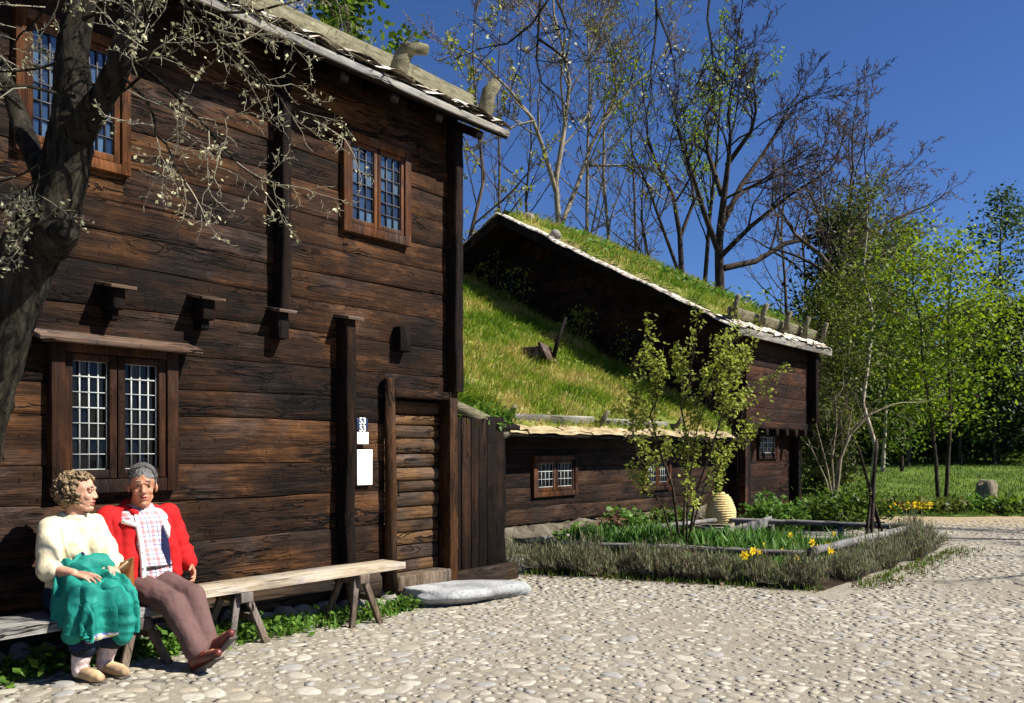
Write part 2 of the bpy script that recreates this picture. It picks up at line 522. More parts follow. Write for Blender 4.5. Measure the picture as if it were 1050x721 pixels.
bmi = bmesh.new(); bmesh.ops.create_icosphere(bmi, subdivisions=2, radius=1)
ICO_V = np.array([v.co[:] for v in bmi.verts]); ICO_F = np.array([[v.index for v in f.verts] for f in bmi.faces]); bmi.free()
bmi = bmesh.new(); bmesh.ops.create_icosphere(bmi, subdivisions=1, radius=1)
ICO1_V = np.array([v.co[:] for v in bmi.verts]); ICO1_F = np.array([[v.index for v in f.verts] for f in bmi.faces]); bmi.free()


def rock(mb, c, size, seed, flat=None, rotz=0.0, lump=.28, fine=True, m=0, tilt=(0, 0)):
    V0, F0 = (ICO_V, ICO_F) if fine else (ICO1_V, ICO1_F)
    V = V0.copy()
    for k in range(len(V)):
        p = V[k]; V[k] = p * (1 + lump * n1(p[0] * 1.1 + seed * 7.3, p[1] * 1.1 + seed, p[2] * 1.1) + lump * .4 * n1(p[0] * 3 + seed, p[1] * 3, p[2] * 3 + seed))
    V *= np.array(size)
    if flat is not None: V[:, 2] = np.minimum(V[:, 2], flat + .15 * (V[:, 2] - flat))
    R = np.array(Euler((tilt[0], tilt[1], rotz)).to_matrix())
    mb.add(V @ R.T + np.array(c), tris=F0, m=m)


def in_bed(x, y, g=0.0):
    return 8.3 - g < x < 13.3 + g and 2.7 - g < y < 6.7 + g


spots = []
cell = {}
def try_spot(x, y, r):
    k = (int(x / .25), int(y / .25))
    for i in (-1, 0, 1):
        for j in (-1, 0, 1):
            for (a, b, c) in cell.get((k[0] + i, k[1] + j), ()):
                if (a - x) ** 2 + (b - y) ** 2 < (.76 * (c + r)) ** 2: return False
    cell.setdefault(k, []).append((x, y, r)); return True


for pas, (cnt, rlo, rhi) in enumerate(((3600, .055, .09), (34000, .038, .058), (60000, .022, .038))):
    for _ in range(cnt):
        zd = 3.6 + 13.6 * random.random() ** .8; rr = random.uniform(-.72, .72) * zd
        x = zd * DX + rr * RX; y = zd * DY + rr * RY
        if y > 5.62 and x < 7 or y > 7.3 or (in_bed(x, y)): continue
        dens = .72 + .95 * n1(x * .45, y * .45, 9) + .25 * n1(x * 1.7, y * 1.7, 4)
        if pas == 2 and zd > 12.5: continue
        if random.random() > dens: continue
        r = random.uniform(rlo, rhi)
        if try_spot(x, y, r): spots.append((x, y, r, zd))
mb = MB()
for i, (x, y, r, zd) in enumerate(spots):
    V0, F0 = (ICO_V, ICO_F) if zd < 8 and r > .05 else (ICO1_V, ICO1_F)
    ph = random.uniform(0, 6.28); a = random.uniform(.8, 1.3); b = random.uniform(.7, 1.0); hh = random.uniform(.007, .013) * (.6 + r * 6)
    k1, k2 = random.uniform(0, 6.28), random.uniform(0, 6.28)
    th = np.arctan2(V0[:, 1], V0[:, 0]); rad = 1 + .14 * np.sin(2 * th + k1) + .12 * np.sin(3 * th + k2) + .07 * np.sin(5 * th + 2 * k1)
    V = np.stack([V0[:, 0] * rad * r * a, V0[:, 1] * rad * r * b, np.sign(V0[:, 2]) * np.abs(V0[:, 2]) ** .5 * hh * (1 + .25 * V0[:, 0] * math.sin(k1) + .25 * V0[:, 1] * math.cos(k2))], 1)
    c, s = math.cos(ph), math.sin(ph)
    V = V @ np.array(((c, s, 0), (-s, c, 0), (0, 0, 1))) + np.array((x, y, gh(x, y) - hh * random.uniform(.35, .7)))
    mb.add(V, tris=F0)
tag(mb.build('cobblestones', M['cobble'], smooth=True), 'pale rounded cobblestones set in the sandy courtyard', 'cobblestones', kind='stuff')
print('cobbles', len(spots))
# ------------------------------------------------------------------ timber helpers
def logs(mb, axis, fixed, out, a0, a1, z0, z1, n, holes=(), seed=0.0, step=.14, wob=.018, m=0, top=None, rel=1.0):
    """a wall of hewn logs. axis 'x': runs along x at y = fixed, faces out*y; axis 'y': runs along y at x = fixed.
    holes: (a0, a1, z0, z1). top(a): gable line that clips the height"""
    prof = [(0.0, -.016), (.010, -.004), (.03, -.0005), (.25, .0005), (.5, .0), (.75, .0005), (.97, -.0005), (.99, -.004), (1.0, -.016)]
    hts = np.cumsum([0] + [random.uniform(.75, 1.25) for _ in range(n)]); hts = z0 + (z1 - z0) * hts / hts[-1]
    def zb(i, a):
        z = hts[i]
        if 0 < i < n: z += wob * n1(a * .35, i * 3.7 + seed) * 1.6 + .008 * n1(a * 2.1, i * 5.1 + seed)
        return z
    for i in range(n):
        zl, zh = hts[i], hts[i + 1]; dz = zh - zl
        cuts = sorted({a0, a1} | {c for h in holes if h[2] < zh - .01 and h[3] > zl + .01 for c in h[:2] if a0 < c < a1})
        off = random.uniform(-.005, .005) * rel
        for c0, c1 in zip(cuts, cuts[1:]):
            mid = (c0 + c1) / 2
            hs = [h for h in holes if h[0] - 1e-6 <= mid <= h[1] + 1e-6 and h[2] < zh - .01 and h[3] > zl + .01]
            spans = [(0.0, 1.0)]
            for h in hs:
                f0, f1 = (h[2] - zl) / dz, (h[3] - zl) / dz
                spans = [p for s in spans for p in ((s[0], min(s[1], f0)), (max(s[0], f1), s[1])) if p[1] - p[0] > .03]
            for f0, f1 in spans:
                k = max(2, int((c1 - c0) / step) + 1)
                rows = []
                for a in np.linspace(c0, c1, k):
                    row = []
                    zl_, zh_ = zb(i, a), zb(i + 1, a)
                    tp = top(a) if top else 1e9
                    for t, d in prof:
                        t = f0 + (f1 - f0) * t
                        z = min(zl_ + (zh_ - zl_) * t, tp)
                        e = d * rel + off + .009 * rel * n1(a * .9, z * 4, i * 2.3 + seed) + .004 * rel * n1(a * 5, z * 13, seed)
                        row.append((a, fixed + out * e, z) if axis == 'x' else (fixed + out * e, a, z))
                    rows.append(row)
                V = np.array(rows)
                if top and (V[:, -1, 2] - V[:, 0, 2]).max() < .02: continue
                mb.grid(V, m)
                for e_ in (0, -1):      # log ends
                    P = V[e_].copy(); Bk = P.copy(); ax = 1 if axis == 'x' else 0
                    Bk[:, ax] = fixed - out * .12
                    mb.grid(np.stack([P, Bk]), m)
    return mb


def leaded(house, name, x0, x1, y, z0, z1, panes, frame_mat, lead_mat, pane_mat, fw=.07, proud=.05, hood=None, sillb=True, nc=2, bar=.007, inner=.045):
    """a window of leaded panes in a wall that faces -y; x0..x1, z0..z1 outside the frame"""
    F = MB()
    f0, f1 = y - proud, y + .06
    F.box((x0, f0, z0), (x0 + fw, f1, z1)); F.box((x1 - fw, f0, z0), (x1, f1, z1))
    F.box((x0 + fw, f0 + .004, z1 - fw), (x1 - fw, f1, z1 - .002)); F.box((x0 + fw, f0 + .004, z0 + .002), (x1 - fw, f1, z0 + fw * 1.1))
    w = F.build(name, frame_mat, house, bevel=.006)
    ix0, ix1, iz0, iz1 = x0 + fw, x1 - fw, z0 + fw * 1.1, z1 - fw
    cw = (ix1 - ix0) / nc
    for c in range(nc):
        a0, a1 = ix0 + c * cw + .004, ix0 + (c + 1) * cw - .004
        C = MB(); t = inner; g0, g1 = y - proud + .018, y + .03
        C.box((a0, g0, iz0 + .004), (a0 + t, g1, iz1 - .004)); C.box((a1 - t, g0, iz0 + .004), (a1, g1, iz1 - .004))
        C.box((a0 + t, g0 + .003, iz1 - t), (a1 - t, g1, iz1 - .006)); C.box((a0 + t, g0 + .003, iz0 + .006), (a1 - t, g1, iz0 + t * 1.3))
        C.build('casement', frame_mat, w, bevel=.004)
        b0, b1, bz0, bz1 = a0 + t, a1 - t, iz0 + t * 1.3, iz1 - t
        G = MB(); nx, nz = panes
        for i in range(nx):
            for k in range(nz):
                px0, px1 = b0 + (b1 - b0) * i / nx, b0 + (b1 - b0) * (i + 1) / nx
                pz0, pz1 = bz0 + (bz1 - bz0) * k / nz, bz0 + (bz1 - bz0) * (k + 1) / nz
                tx, tz = random.gauss(0, .0022), random.gauss(0, .0022)
                yy = y - .002
                G.add([(px0, yy - tx - tz, pz0), (px1, yy + tx - tz, pz0), (px1, yy + tx + tz, pz1), (px0, yy - tx + tz, pz1)], [(0, 1, 2, 3)])
        G.build('glass_pane', pane_mat, w)
        L = MB()
        for i in range(0, nx + 1):
            px = b0 + (b1 - b0) * i / nx
            L.box((px - bar / 2, y - .016, bz0), (px + bar / 2, y - .004, bz1))
        for k in range(0, nz + 1):
            pz = bz0 + (bz1 - bz0) * k / nz; bb = bar * (.7 if k % 2 else 1.1)
            L.box((b0, y - .0185, pz - bb / 2), (b1, y - .0055, pz + bb / 2))
        L.build('lead_bars', lead_mat, w)
    if hood:
        H = MB(); ov = hood
        H.box((x0 - .12, y - .2, z1 + .02), (x1 + .12, y + .02, z1 + .05), rot=(.3, 0, 0), org=(0, y, z1 + .05))
        H.box((x0 - .03, y - .1, z1 - .03), (x1 + .03, y + .02, z1 + .028))
        H.build('hood_board', M['cap'], w, bevel=.004)
    return w


# ================================================================== the two storey log house
YH = 5.8
HX0, HX1 = -1.6, 6.40
house = thing('log_house', 'tall dark brown two storey log house with leaded windows and a plank door', 'house', (2.4, YH, 0))


def wx(px, py, Y=YH): return on_y(px, py, Y)


p = wx(48, 508); q = wx(178, 340)
W1 = (p.x, q.x, p.z, (wx(50, 348).z + wx(175, 356).z) / 2)
p = wx(349, 240); q = wx(418, 140)
W2 = (p.x, q.x, (wx(349, 239).z + wx(418, 252).z) / 2, (wx(352, 133).z + wx(418, 156).z) / 2)
p = wx(13, 150); q = wx(131, 180)
W3 = (p.x, q.x, 3.26, 4.16)
dl = wx(392, 590); dr = wx(463, 580)
DOOR = (dl.x, dr.x, .1, wx(430, 402).z)
holes = [(a + .03, b - .03, c + .03, d - .03) for a, b, c, d in (W1, W2, W3, DOOR)]
mb = logs(MB(), 'x', YH, -1, HX0, HX1, .16, 4.7, 17, holes, seed=1.5, step=.1)
logs(mb, 'y', HX1 + .02, 1, YH + .05, 11.5, .16, 4.7, 17, (), seed=4, step=.5)
logs(mb, 'y', HX0 - .02, -1, YH + .05, 11.5, .16, 4.7, 17, (), seed=5, step=.5)
mb.box((HX0, 11.4, .16), (HX1, 11.6, 4.7))
mb.add([(HX1, YH, 4.7), (HX1, 11.6, 4.7), (HX1, 8.7, 6.35), (HX0, YH, 4.7), (HX0, 11.6, 4.7), (HX0, 8.7, 6.35)], tris=[(0, 1, 2), (3, 5, 4)])
mb.build('wall', [M['log']], house, smooth=False)
mb = MB(); mb.box((HX0 + .1, YH + .35, .2), (HX1 - .1, YH + .4, 4.65)); mb.build('dark_backing', M['dark'], house)  # near-black sheet stands in for the unlit room behind the wall

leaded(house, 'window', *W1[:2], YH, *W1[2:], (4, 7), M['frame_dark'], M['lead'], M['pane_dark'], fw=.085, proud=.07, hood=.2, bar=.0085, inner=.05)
m = NT('pane_sky_tint'); nn = m.noise(m.coord((1, 1, 1)), 5, 3)
g_i = m.math('ADD', m.math('MULTIPLY', m.island(), .8), m.math('MULTIPLY', nn, .2))
m.b.inputs['IOR'].default_value = 2.1
M['pane_blue'] = m.out(m.ramp(g_i, [(.1, (.004, .006, .012)), (.55, (.015, .028, .05)), (.9, (.06, .10, .14))]), .1, .5)  # blue base colour imitates the sky reflected in the old panes
leaded(house, 'window', *W2[:2], YH, *W2[2:], (3, 6), M['frame'], M['lead_dark'], M['pane_blue'], fw=.075, proud=.05, bar=.009, inner=.035)
leaded(house, 'window', *W3[:2], YH, *W3[2:], (4, 6), M['frame'], M['lead_dark'], M['pane_blue'], fw=.065, proud=.05, bar=.009, inner=.04)

# door
dr_ = MB(); k = 13; dx0, dx1 = DOOR[0] + .09, DOOR[1] - .1
zz = np.cumsum([0] + [random.uniform(.8, 1.2) for _ in range(k)]); zz = .26 + zz / zz[-1] * (DOOR[3] - .08 - .26)
for i in range(k):
    rows = []
    for x in np.linspace(dx0, dx1, 6):
        rows.append([(x, YH + .10 - d + .008 * n1(x * 2, i * 3.1), zz[i] + (zz[i + 1] - zz[i]) * t) for t, d in ((0, -.012), (.04, .006), (.15, .012 + .010 * (i > 4)), (.5, .015 + .014 * (i > 4)), (.85, .012 + .010 * (i > 4)), (.96, .005), (1, -.012))])
    dr_.grid(np.array(rows)[:, ::1])
door = dr_.build('door', M['door'], house)
mb = MB()
mb.tube([(DOOR[0] + .045, YH - .06, .1), (DOOR[0] + .05, YH - .06, 1.0), (DOOR[0] + .03, YH - .06, DOOR[3] + .1)], [.062, .056, .05], 8)
mb.build('door_jamb', M['jamb'], door)
mb = MB()
mb.box((DOOR[1] - .1, YH - .075, .12), (DOOR[1] + .01, YH + .08, DOOR[3] + .02))
mb.build('door_jamb', M['jamb'], door, bevel=.01)
mb = MB(); mb.box((DOOR[0] + .1, YH - .07, DOOR[3] - .065), (DOOR[1] - .105, YH + .08, DOOR[3] + .01)); mb.build('lintel', M['log'], door, bevel=.01)
mb = MB(); mb.box((DOOR[0] + .1, YH - .1, .12), (DOOR[1] - .105, YH + .1, .262)); mb.build('threshold', M['bench_leg'], door, bevel=.015)
for yy, zz_ in ((0, 0),):
    mb = MB(); mb.tube([(dx0 + .06, YH + .0, .98), (dx0 + .06, YH - .055, .985), (dx0 + .06, YH - .055, 1.1), (dx0 + .06, YH, 1.105)], .008, 6); mb.build('handle', M['dark'], door)

# sill log at the foot of the wall
mb = MB(); rows = []
for x in np.linspace(HX0, DOOR[0] - .05, 60):
    rows.append([(x, YH + .07 * 0 + dy + .012 * n1(x * 1.3, z * 5), z + .02 * n1(x * .6, 3)) for dy, z in ((.1, .07), (-.015, .08), (-.05, .12), (-.055, .2), (-.045, .27), (-.01, .31), (.1, .32))])
mb.grid(np.array(rows)); mb.build('sill_log', M['sill'], house)

# posts and log ends that stand out of the wall
def post(px0, px1, pt, pb, outw, cap, mat=M['post']):
    a = wx(px0, (pt + pb) / 2, YH - outw); b = wx(px1, (pt + pb) / 2, YH - outw)
    zt = wx((px0 + px1) / 2, pt, YH - outw).z; zb_ = wx((px0 + px1) / 2, pb, YH - outw).z
    mb = MB()
    k = max(2, int((zt - zb_) / .12))
    def o(z, s): return .02 * n1(z * 1.7, s) + .006 * n1(z * 9, s)
    rows = []
    for z in np.linspace(zb_, zt, k):
        rows.append([(a.x + o(z, 1), YH + .02, z), (a.x + o(z, 1), YH - outw + o(z, 2) + .015, z), (a.x + .015 + o(z, 1), YH - outw + o(z, 2), z), (b.x - .015 + o(z, 3), YH - outw + o(z, 2), z), (b.x + o(z, 3), YH - outw + o(z, 2) + .015, z), (b.x + o(z, 3), YH + .02, z)])
    V = np.array(rows); mb.grid(V[:, ::-1]); n6 = 6
    mb.add(V[-1], [(0, 1, 2, 3), (0, 3, 4, 5)]); mb.add(V[0], [(3, 2, 1, 0), (5, 4, 3, 0)])
    po = mb.build('wall_post', mat, house)
    if cap:
        c = MB(); c.box((a.x - .03, YH - outw - .05, zt + .004), (b.x + .035, YH + .01, zt + .03), rot=(.18, 0, 0), org=(a.x, YH, zt))
        c.build('cap_board', M['cap'], po, bevel=.004)
    return po


post(290.5, 300, 60, 318, .13, False)
post(286, 297, 318, 347, .12, True)
post(356, 366, 325, 640, .14, True)
post(468, 476, 128, 402, .13, False)
def log_end(px0, px1, pt, pb, outw):
    a = wx(px0, pt, YH - outw); b = wx(px1, pt, YH - outw); zb_ = wx(px0, pb, YH - outw).z
    mb = MB(); zt = a.z
    mb.box((a.x, YH - outw, zb_ + (zt - zb_) * .3), (b.x, YH + .02, zt), rot=(0, 0, .03))
    mb.box((a.x + .015, YH - outw * .72, zb_), (b.x - .02, YH + .02, zb_ + (zt - zb_) * .297))
    e = mb.build('log_end', M['post'], house, bevel=.012)
    c = MB(); c.box((a.x - .04, YH - outw - .06, zt + .012), (b.x + .05, YH + .01, zt + .034), rot=(.2, 0, 0), org=(a.x, YH, zt + .02)); c.build('cap_board', M['cap'], e, bevel=.004)
log_end(116, 129, 291, 327, .16); log_end(208, 221, 304, 337, .14)
def log_end_bare(px0, px1, pt, pb, outw):
    a = wx(px0, pt, YH - outw); b = wx(px1, pt, YH - outw); zb_ = wx(px0, pb, YH - outw).z
    mb = MB(); mb.box((a.x, YH - outw, zb_), (b.x, YH + .02, a.z)); mb.build('log_end', M['post'], house, bevel=.012)
log_end_bare(411, 422, 334, 360, .1)

# roof: eave board, birch bark, weight log, hooks, turf
EY, EZ = YH - .40, 4.50
RX0, RX1 = HX0 - .4, HX1 + .27
SL = .53
ridge_y = 8.7
roof = MB()
def slab(y0, z0, y1, z1, t, x0, x1):
    return [(x0, y0, z0), (x1, y0, z0), (x1, y1, z1), (x0, y1, z1), (x0, y0, z0 - t), (x1, y0, z0 - t), (x1, y1, z1 - t), (x0, y1, z1 - t)]
BOXF = [(0, 1, 2, 3), (7, 6, 5, 4), (0, 4, 5, 1), (1, 5, 6, 2), (2, 6, 7, 3), (3, 7, 4, 0)]
roof.add(slab(EY, EZ, ridge_y, EZ + SL * (ridge_y - EY), .07, RX0, RX1), BOXF)
roof.add(slab(12.0, EZ, ridge_y + .002, EZ + SL * (ridge_y - EY), .07, RX0, RX1), [f[::-1] for f in BOXF])
roof_o = roof.build('roof', M['log_y'], house)
mb = MB(); mb.box((RX0 - .01, EY - .03, EZ - .05), (RX1 + .01, EY - .004, EZ + .012)); mb.build('eave_board', M['grey_x'], roof_o, bevel=.004)
# rafters' soffit purlins
for x in np.arange(HX0 + .2, RX1, .55):
    mb = MB(); mb.bar((x, EY + .03, EZ - .12), (x, YH + .1, EZ - .12 + SL * (YH + .1 - EY - .03)), .09, .08); mb.build('rafter_end', M['log_y'], roof_o, bevel=.01)
m = NT('birch_bark'); f = m.noise(m.coord((3, 9, 9), island=7), 1.4, 6)
m.bump(m.noise(m.coord((8, 20, 20)), 2, 4), .5, .02)
M['birch_bark'] = m.out(m.ramp(f, [(.36, (.10, .08, .06)), (.48, (.36, .31, .24)), (.58, (.66, .61, .52)), (.75, (.74, .69, .60))]), .65, .3)


def bark_edge(mb, x0, x1, y, z, sl=SL, seed=0, wid=.34, over=.06, droop=.04, curl_=(.02, .055), ws=(.22, .46)):
    """overlapping curled sheets of birch bark along an eave that runs in x"""
    x = x0; i = 0
    while x < x1:
        w = random.uniform(*ws); lob = random.choice((1, 1, 2)); a, b = x, min(x + w + .06, x1 + .05)
        lay = .012 + .02 * (i % 2) + random.uniform(0, .012); rows = []
        curl = random.uniform(*curl_); oo = over * random.uniform(.3, 1.5)
        for t in np.linspace(0, 1, 7):
            xx = a + (b - a) * t; row = []
            for s in np.linspace(0, 1, 6):
                yy = y - oo + s * (wid + oo)
                zz = z + lay + sl * (yy - y) + curl * (abs(math.sin(t * math.pi * lob)) * .6) * (1 - s * .4) + .02 * n1(xx * 6, s * 3, seed)
                if s < .2: zz -= droop * (1 - s * 5) * (.4 + .8 * abs(n1(xx * 5, i)))
                row.append((xx, yy + .015 * n1(xx * 9, i, 2), zz))
            rows.append(row)
        mb.grid(np.array(rows)); x += w; i += 1


mb = MB(); bark_edge(mb, RX0, RX1 - .02, EY, EZ + .01, droop=.01, over=.05, curl_=(.03, .08), ws=(.3, .6))
for k_ in range(3): bark_edge(mb, RX0 + .1 * k_, RX1 - .06 - .05 * k_, EY + .02 + .03 * k_, EZ + .035 + .03 * k_, droop=0, over=.04, curl_=(.03, .09), wid=.26, ws=(.3, .65))
ob = mb.build('bark_edge', M['birch_bark'], roof_o, smooth=True)
mb = MB()
zl = EZ + SL * .40 + .15; rows = []
for x in list(np.arange(RX0, RX1 - .2, .25)) + [RX1 - .12]:
    rows.append([(x, EY + .40 + a * .08 + .012 * n1(x * .8, a), zl + c * .085 + .4 * SL * a * .09 + .012 * n1(x * .7, c + 5)) for a, c in ((-1, -1), (-1, .75), (-.7, 1), (.8, 1), (1, .7), (1, -1), (-1, -1))])
V = np.array(rows); mb.grid(V); mb.add(V[-1][:6], [(5, 4, 1, 0), (4, 3, 2, 1)])
m = NT('weathered_log'); f = m.noise(m.coord((2.5, 9, 9)), 2.2, 8, .7, .4); m.bump(f, .8, .03)
M['weight_log'] = m.out(m.ramp(f, [(.35, (.07, .066, .036)), (.55, (.17, .155, .095)), (.8, (.27, .25, .18))]), .85, .2)
mb.build('weight_log', M['weight_log'], roof_o)
hx = on_y(412, 60, EY + .1).x
for x, s in ((hx, 1.0), (RX1 - .16, 1.15)):
    mb = MB()
    mb.tube([(x, EY + .22, EZ + .09), (x + .01, EY + .14, EZ + .22), (x + .03, EY + .12, EZ + .33 * s), (x + .09, EY + .07, EZ + .42 * s)], [.075, .085, .075, .06], 8)
    if s == 1.0: mb.tube([(x, EY + .10, EZ + .37), (x + .12, EY + .02, EZ + .40), (x + .2, EY + .0, EZ + .41)], [.06, .055, .05], 8)
    mb.build('roof_hook', M['weight_log'], roof_o, smooth=True)
m = NT('roof_soil'); f = m.noise(m.coord(), 1.7, 6); m.bump(m.noise(m.coord(), 22, 6), .8, .05)
M['turf'] = m.out(m.ramp(f, [(.36, (.07, .10, .016)), (.52, (.15, .17, .03)), (.64, (.27, .22, .09)), (.75, (.11, .085, .05))]), .95, .1)
m = NT('turf_blades')
f = m.math('ADD', m.noise(m.coord(), .9, 5, .65), m.math('MULTIPLY', m.math('SUBTRACT', m.island(), .5), .16))
colr = m.ramp(f, [(.36, (.075, .155, .010)), (.47, (.18, .29, .018)), (.55, (.32, .34, .05)), (.62, (.54, .42, .15))])
m.out(colr, .6, .2); tr = m.n('BsdfTranslucent'); m.l(colr, tr.inputs[0]); mx = m.n('MixShader'); mx.inputs[0].default_value = .35
m.l(m.b.outputs[0], mx.inputs[1]); m.l(tr.outputs[0], mx.inputs[2]); m.l(mx.outputs[0], m.t.nodes['Material Output'].inputs[0])
M['turf_blades'] = m.m


def turf(parent, x0, x1, y0, z0, y1, sl, n, thick=.13, h=.14, step=.2, amp=.05, seed=0, back=False):
    nx, ny = int((x1 - x0) / step) + 2, int((y1 - y0) / step) + 2
    def top(x, y):
        e = min(1, (y - y0) / .18, (x - x0) / .12 + .25, (x1 - x) / .12 + .25)
        return z0 + sl * (y - y0) + thick * max(.2, e) + amp * n1(x * .9, y * .9, seed) + amp * .6 * n1(x * 2.6, y * 2.6, seed)
    V = np.array([[(x, y, top(x, y)) for y in np.linspace(y0, y1, ny)] for x in np.linspace(x0, x1, nx)])
    mb = MB(); mb.grid(V); mb.q[0] = mb.q[0][:, ::-1]
    E = V[0].copy(); E[:, 2] = z0 + sl * (E[:, 1] - y0) + .0; mb.grid(np.stack([V[0], E]))
    E = V[-1].copy(); E[:, 2] = z0 + sl * (E[:, 1] - y0) + .0; mb.grid(np.stack([E, V[-1]]))
    E = V[:, 0].copy(); E[:, 2] = z0; mb.grid(np.stack([E, V[:, 0]], 1))
    if back:
        yr = 2 * y1 - y0
        mb.add([(x0, y1, z0 + sl * (y1 - y0) + thick), (x1, y1, z0 + sl * (y1 - y0) + thick), (x1, yr, z0 + thick), (x0, yr, z0 + thick)], [(0, 1, 2, 3)])
    t = mb.build('turf', M['turf'], parent, smooth=True)
    xs = RNG.uniform(x0 + .02, x1 - .02, n); ys = y0 + (y1 - y0) * RNG.random(n)
    pts = [(x, y, top(x, y) - .01) for x, y in zip(xs, ys) if n1(x * 1.3, y * 1.3, seed + 8) > -.42]
    g = MB(); blades(g, pts, h, .008, .55, (0, -.5, 0), hv=.6)
    go = g.build('turf_grass', M['turf_blades'], parent); go['kind'] = 'stuff'
    return top


turf(roof_o, RX0, RX1 - .05, EY + .42, EZ + SL * .42, ridge_y, SL, 9000, h=.12, step=.3, back=True)

# ------------------------------------------------------------------ signs on the wall
def sign(name, px0, px1, py0, py1, label, cat, mat, th=.012):
    a = wx(px0, py0, YH - .02); b = wx(px1, py1, YH - .02)
    mb = MB(); mb.box((a.x, YH - .038, b.z), (b.x, YH - .038 + th, a.z))
    return tag(mb.build(name, mat, None, bevel=.002), label, cat), a, b


M['enamel'] = plain('enamel_blue', (.012, .02, .055), .3, .5, var=.1)
M['paper'] = plain('paper_white', (.82, .81, .78), .7, .2, var=.02)
M['white_paint'] = plain('paint_white', (.78, .78, .76), .4, .4, var=.03)
o, a, b = sign('number_plate', 364.5, 376, 429, 441.5, 'small dark blue plate with two rows of white figures beside the door', 'sign', M['enamel'])
fc = bpy.data.curves.new('plate_figures', 'FONT'); fc.body = '53\n53'; fc.size = .078; fc.align_x = 'CENTER'; fc.space_line = .82; fc.extrude = .001; fc.offset = .002
fo = bpy.data.objects.new('plate_figures_tmp', fc); COL.objects.link(fo)
dg = bpy.context.evaluated_depsgraph_get(); dg.update()
me = bpy.data.meshes.new_from_object(fo.evaluated_get(dg)); bpy.data.objects.remove(fo)
R = Matrix.Translation(((a.x + b.x) / 2, YH - .0405, (a.z + b.z) / 2 + .004)) @ Matrix.Rotation(math.radians(90), 4, 'X')
me.transform(R); me.materials.clear(); link('figures', me, M['white_paint'], o)
sign('paper_notice', 365, 376.5, 443, 455.5, 'small square white notice just below the blue number plate', 'notice', M['paper'])
sign('paper_notice', 365, 380.5, 461, 497, 'tall white paper notice, the larger one of the two by the door', 'notice', M['paper'])
# ================================================================== low turf roofed cottage
YC = 7.55
CX0, CX1 = 6.95, 15.9
CEY, CEZ = 7.12, 1.60
CSL = .547
CR = 15.0
cottage = thing('turf_cottage', 'low log cottage under a grassy turf roof beside the tall house', 'house', (11, YC, 0))
cw1 = (on_y(545, 470, YC).x, on_y(590, 472, YC).x, on_y(567, 509, YC).z, on_y(567, 467, YC).z)
cw2 = (on_y(659, 470, YC).x, on_y(686, 470, YC).x, on_y(670, 503, YC).z, on_y(670, 468, YC).z)
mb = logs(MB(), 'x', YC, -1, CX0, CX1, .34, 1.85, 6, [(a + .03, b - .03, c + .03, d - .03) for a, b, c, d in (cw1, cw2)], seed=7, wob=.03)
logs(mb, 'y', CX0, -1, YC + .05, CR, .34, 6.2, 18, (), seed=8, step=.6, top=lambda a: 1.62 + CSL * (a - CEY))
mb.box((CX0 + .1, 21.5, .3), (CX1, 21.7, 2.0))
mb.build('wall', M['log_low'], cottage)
mb = MB(); mb.box((CX0 + .2, YC + .25, .3), (CX1, YC + .3, 1.8)); mb.build('dark_backing', M['dark'], cottage)  # near-black sheet in place of the cottage's unlit inside
leaded(cottage, 'window', *cw1[:2], YC, *cw1[2:], (4, 3), M['frame'], M['lead'], M['pane_dark'], fw=.07, proud=.05, bar=.012, inner=.05)
leaded(cottage, 'window', *cw2[:2], YC, *cw2[2:], (4, 3), M['frame'], M['lead'], M['pane_dark'], fw=.07, proud=.05, bar=.012, inner=.05)

# fieldstone footing with pale earth skirt
m = NT('fieldstone'); f = m.noise(m.coord(), 3.5, 7, .65); m.bump(m.noise(m.coord(), 16, 7, .7), .6, .03)
cst = m.ramp(f, [(.34, (.11, .10, .085)), (.55, (.23, .215, .185)), (.75, (.38, .36, .32))])
cst = m.mix(m.ramp(m.island(), [(0, .0), (1, .35)]), cst, (.26, .23, .19))
M['stone'] = m.out(cst, .85, .2)
m = NT('footing_earth'); f = m.noise(m.coord(), 5, 8, .7); m.bump(m.noise(m.coord(), 24, 8, .75), 1.0, .05)
M['footing'] = m.out(m.ramp(f, [(.34, (.06, .05, .035)), (.55, (.145, .125, .09)), (.75, (.24, .22, .175))]), .95, .1)
mb = MB(); x = CX0 + .1
while x < CX1:
    w = random.uniform(.22, .5); rock(mb, (x + w / 2, YC - .02 + random.uniform(-.06, .03), .11), (w * .58, .2, random.uniform(.12, .22)), x * 3.1, lump=.45); x += w * .92
rows = []
for x in np.linspace(CX0, CX1, 260):
    rows.append([(x, YC + dy + .07 * n1(x * 1.6, z * 4) + .05 * n1(x * 5, z * 9), z + (.07 * n1(x * 2.3, 6) + .04 * n1(x * 7, 2)) * (z > .05)) for dy, z in ((-.42, -.04), (-.3, .02), (-.21, .07), (-.15, .12), (-.11, .18), (-.09, .24), (-.04, .28), (.08, .36))])
mb.grid(np.array(rows)); mb.build('footing', M['footing'], cottage, smooth=True)

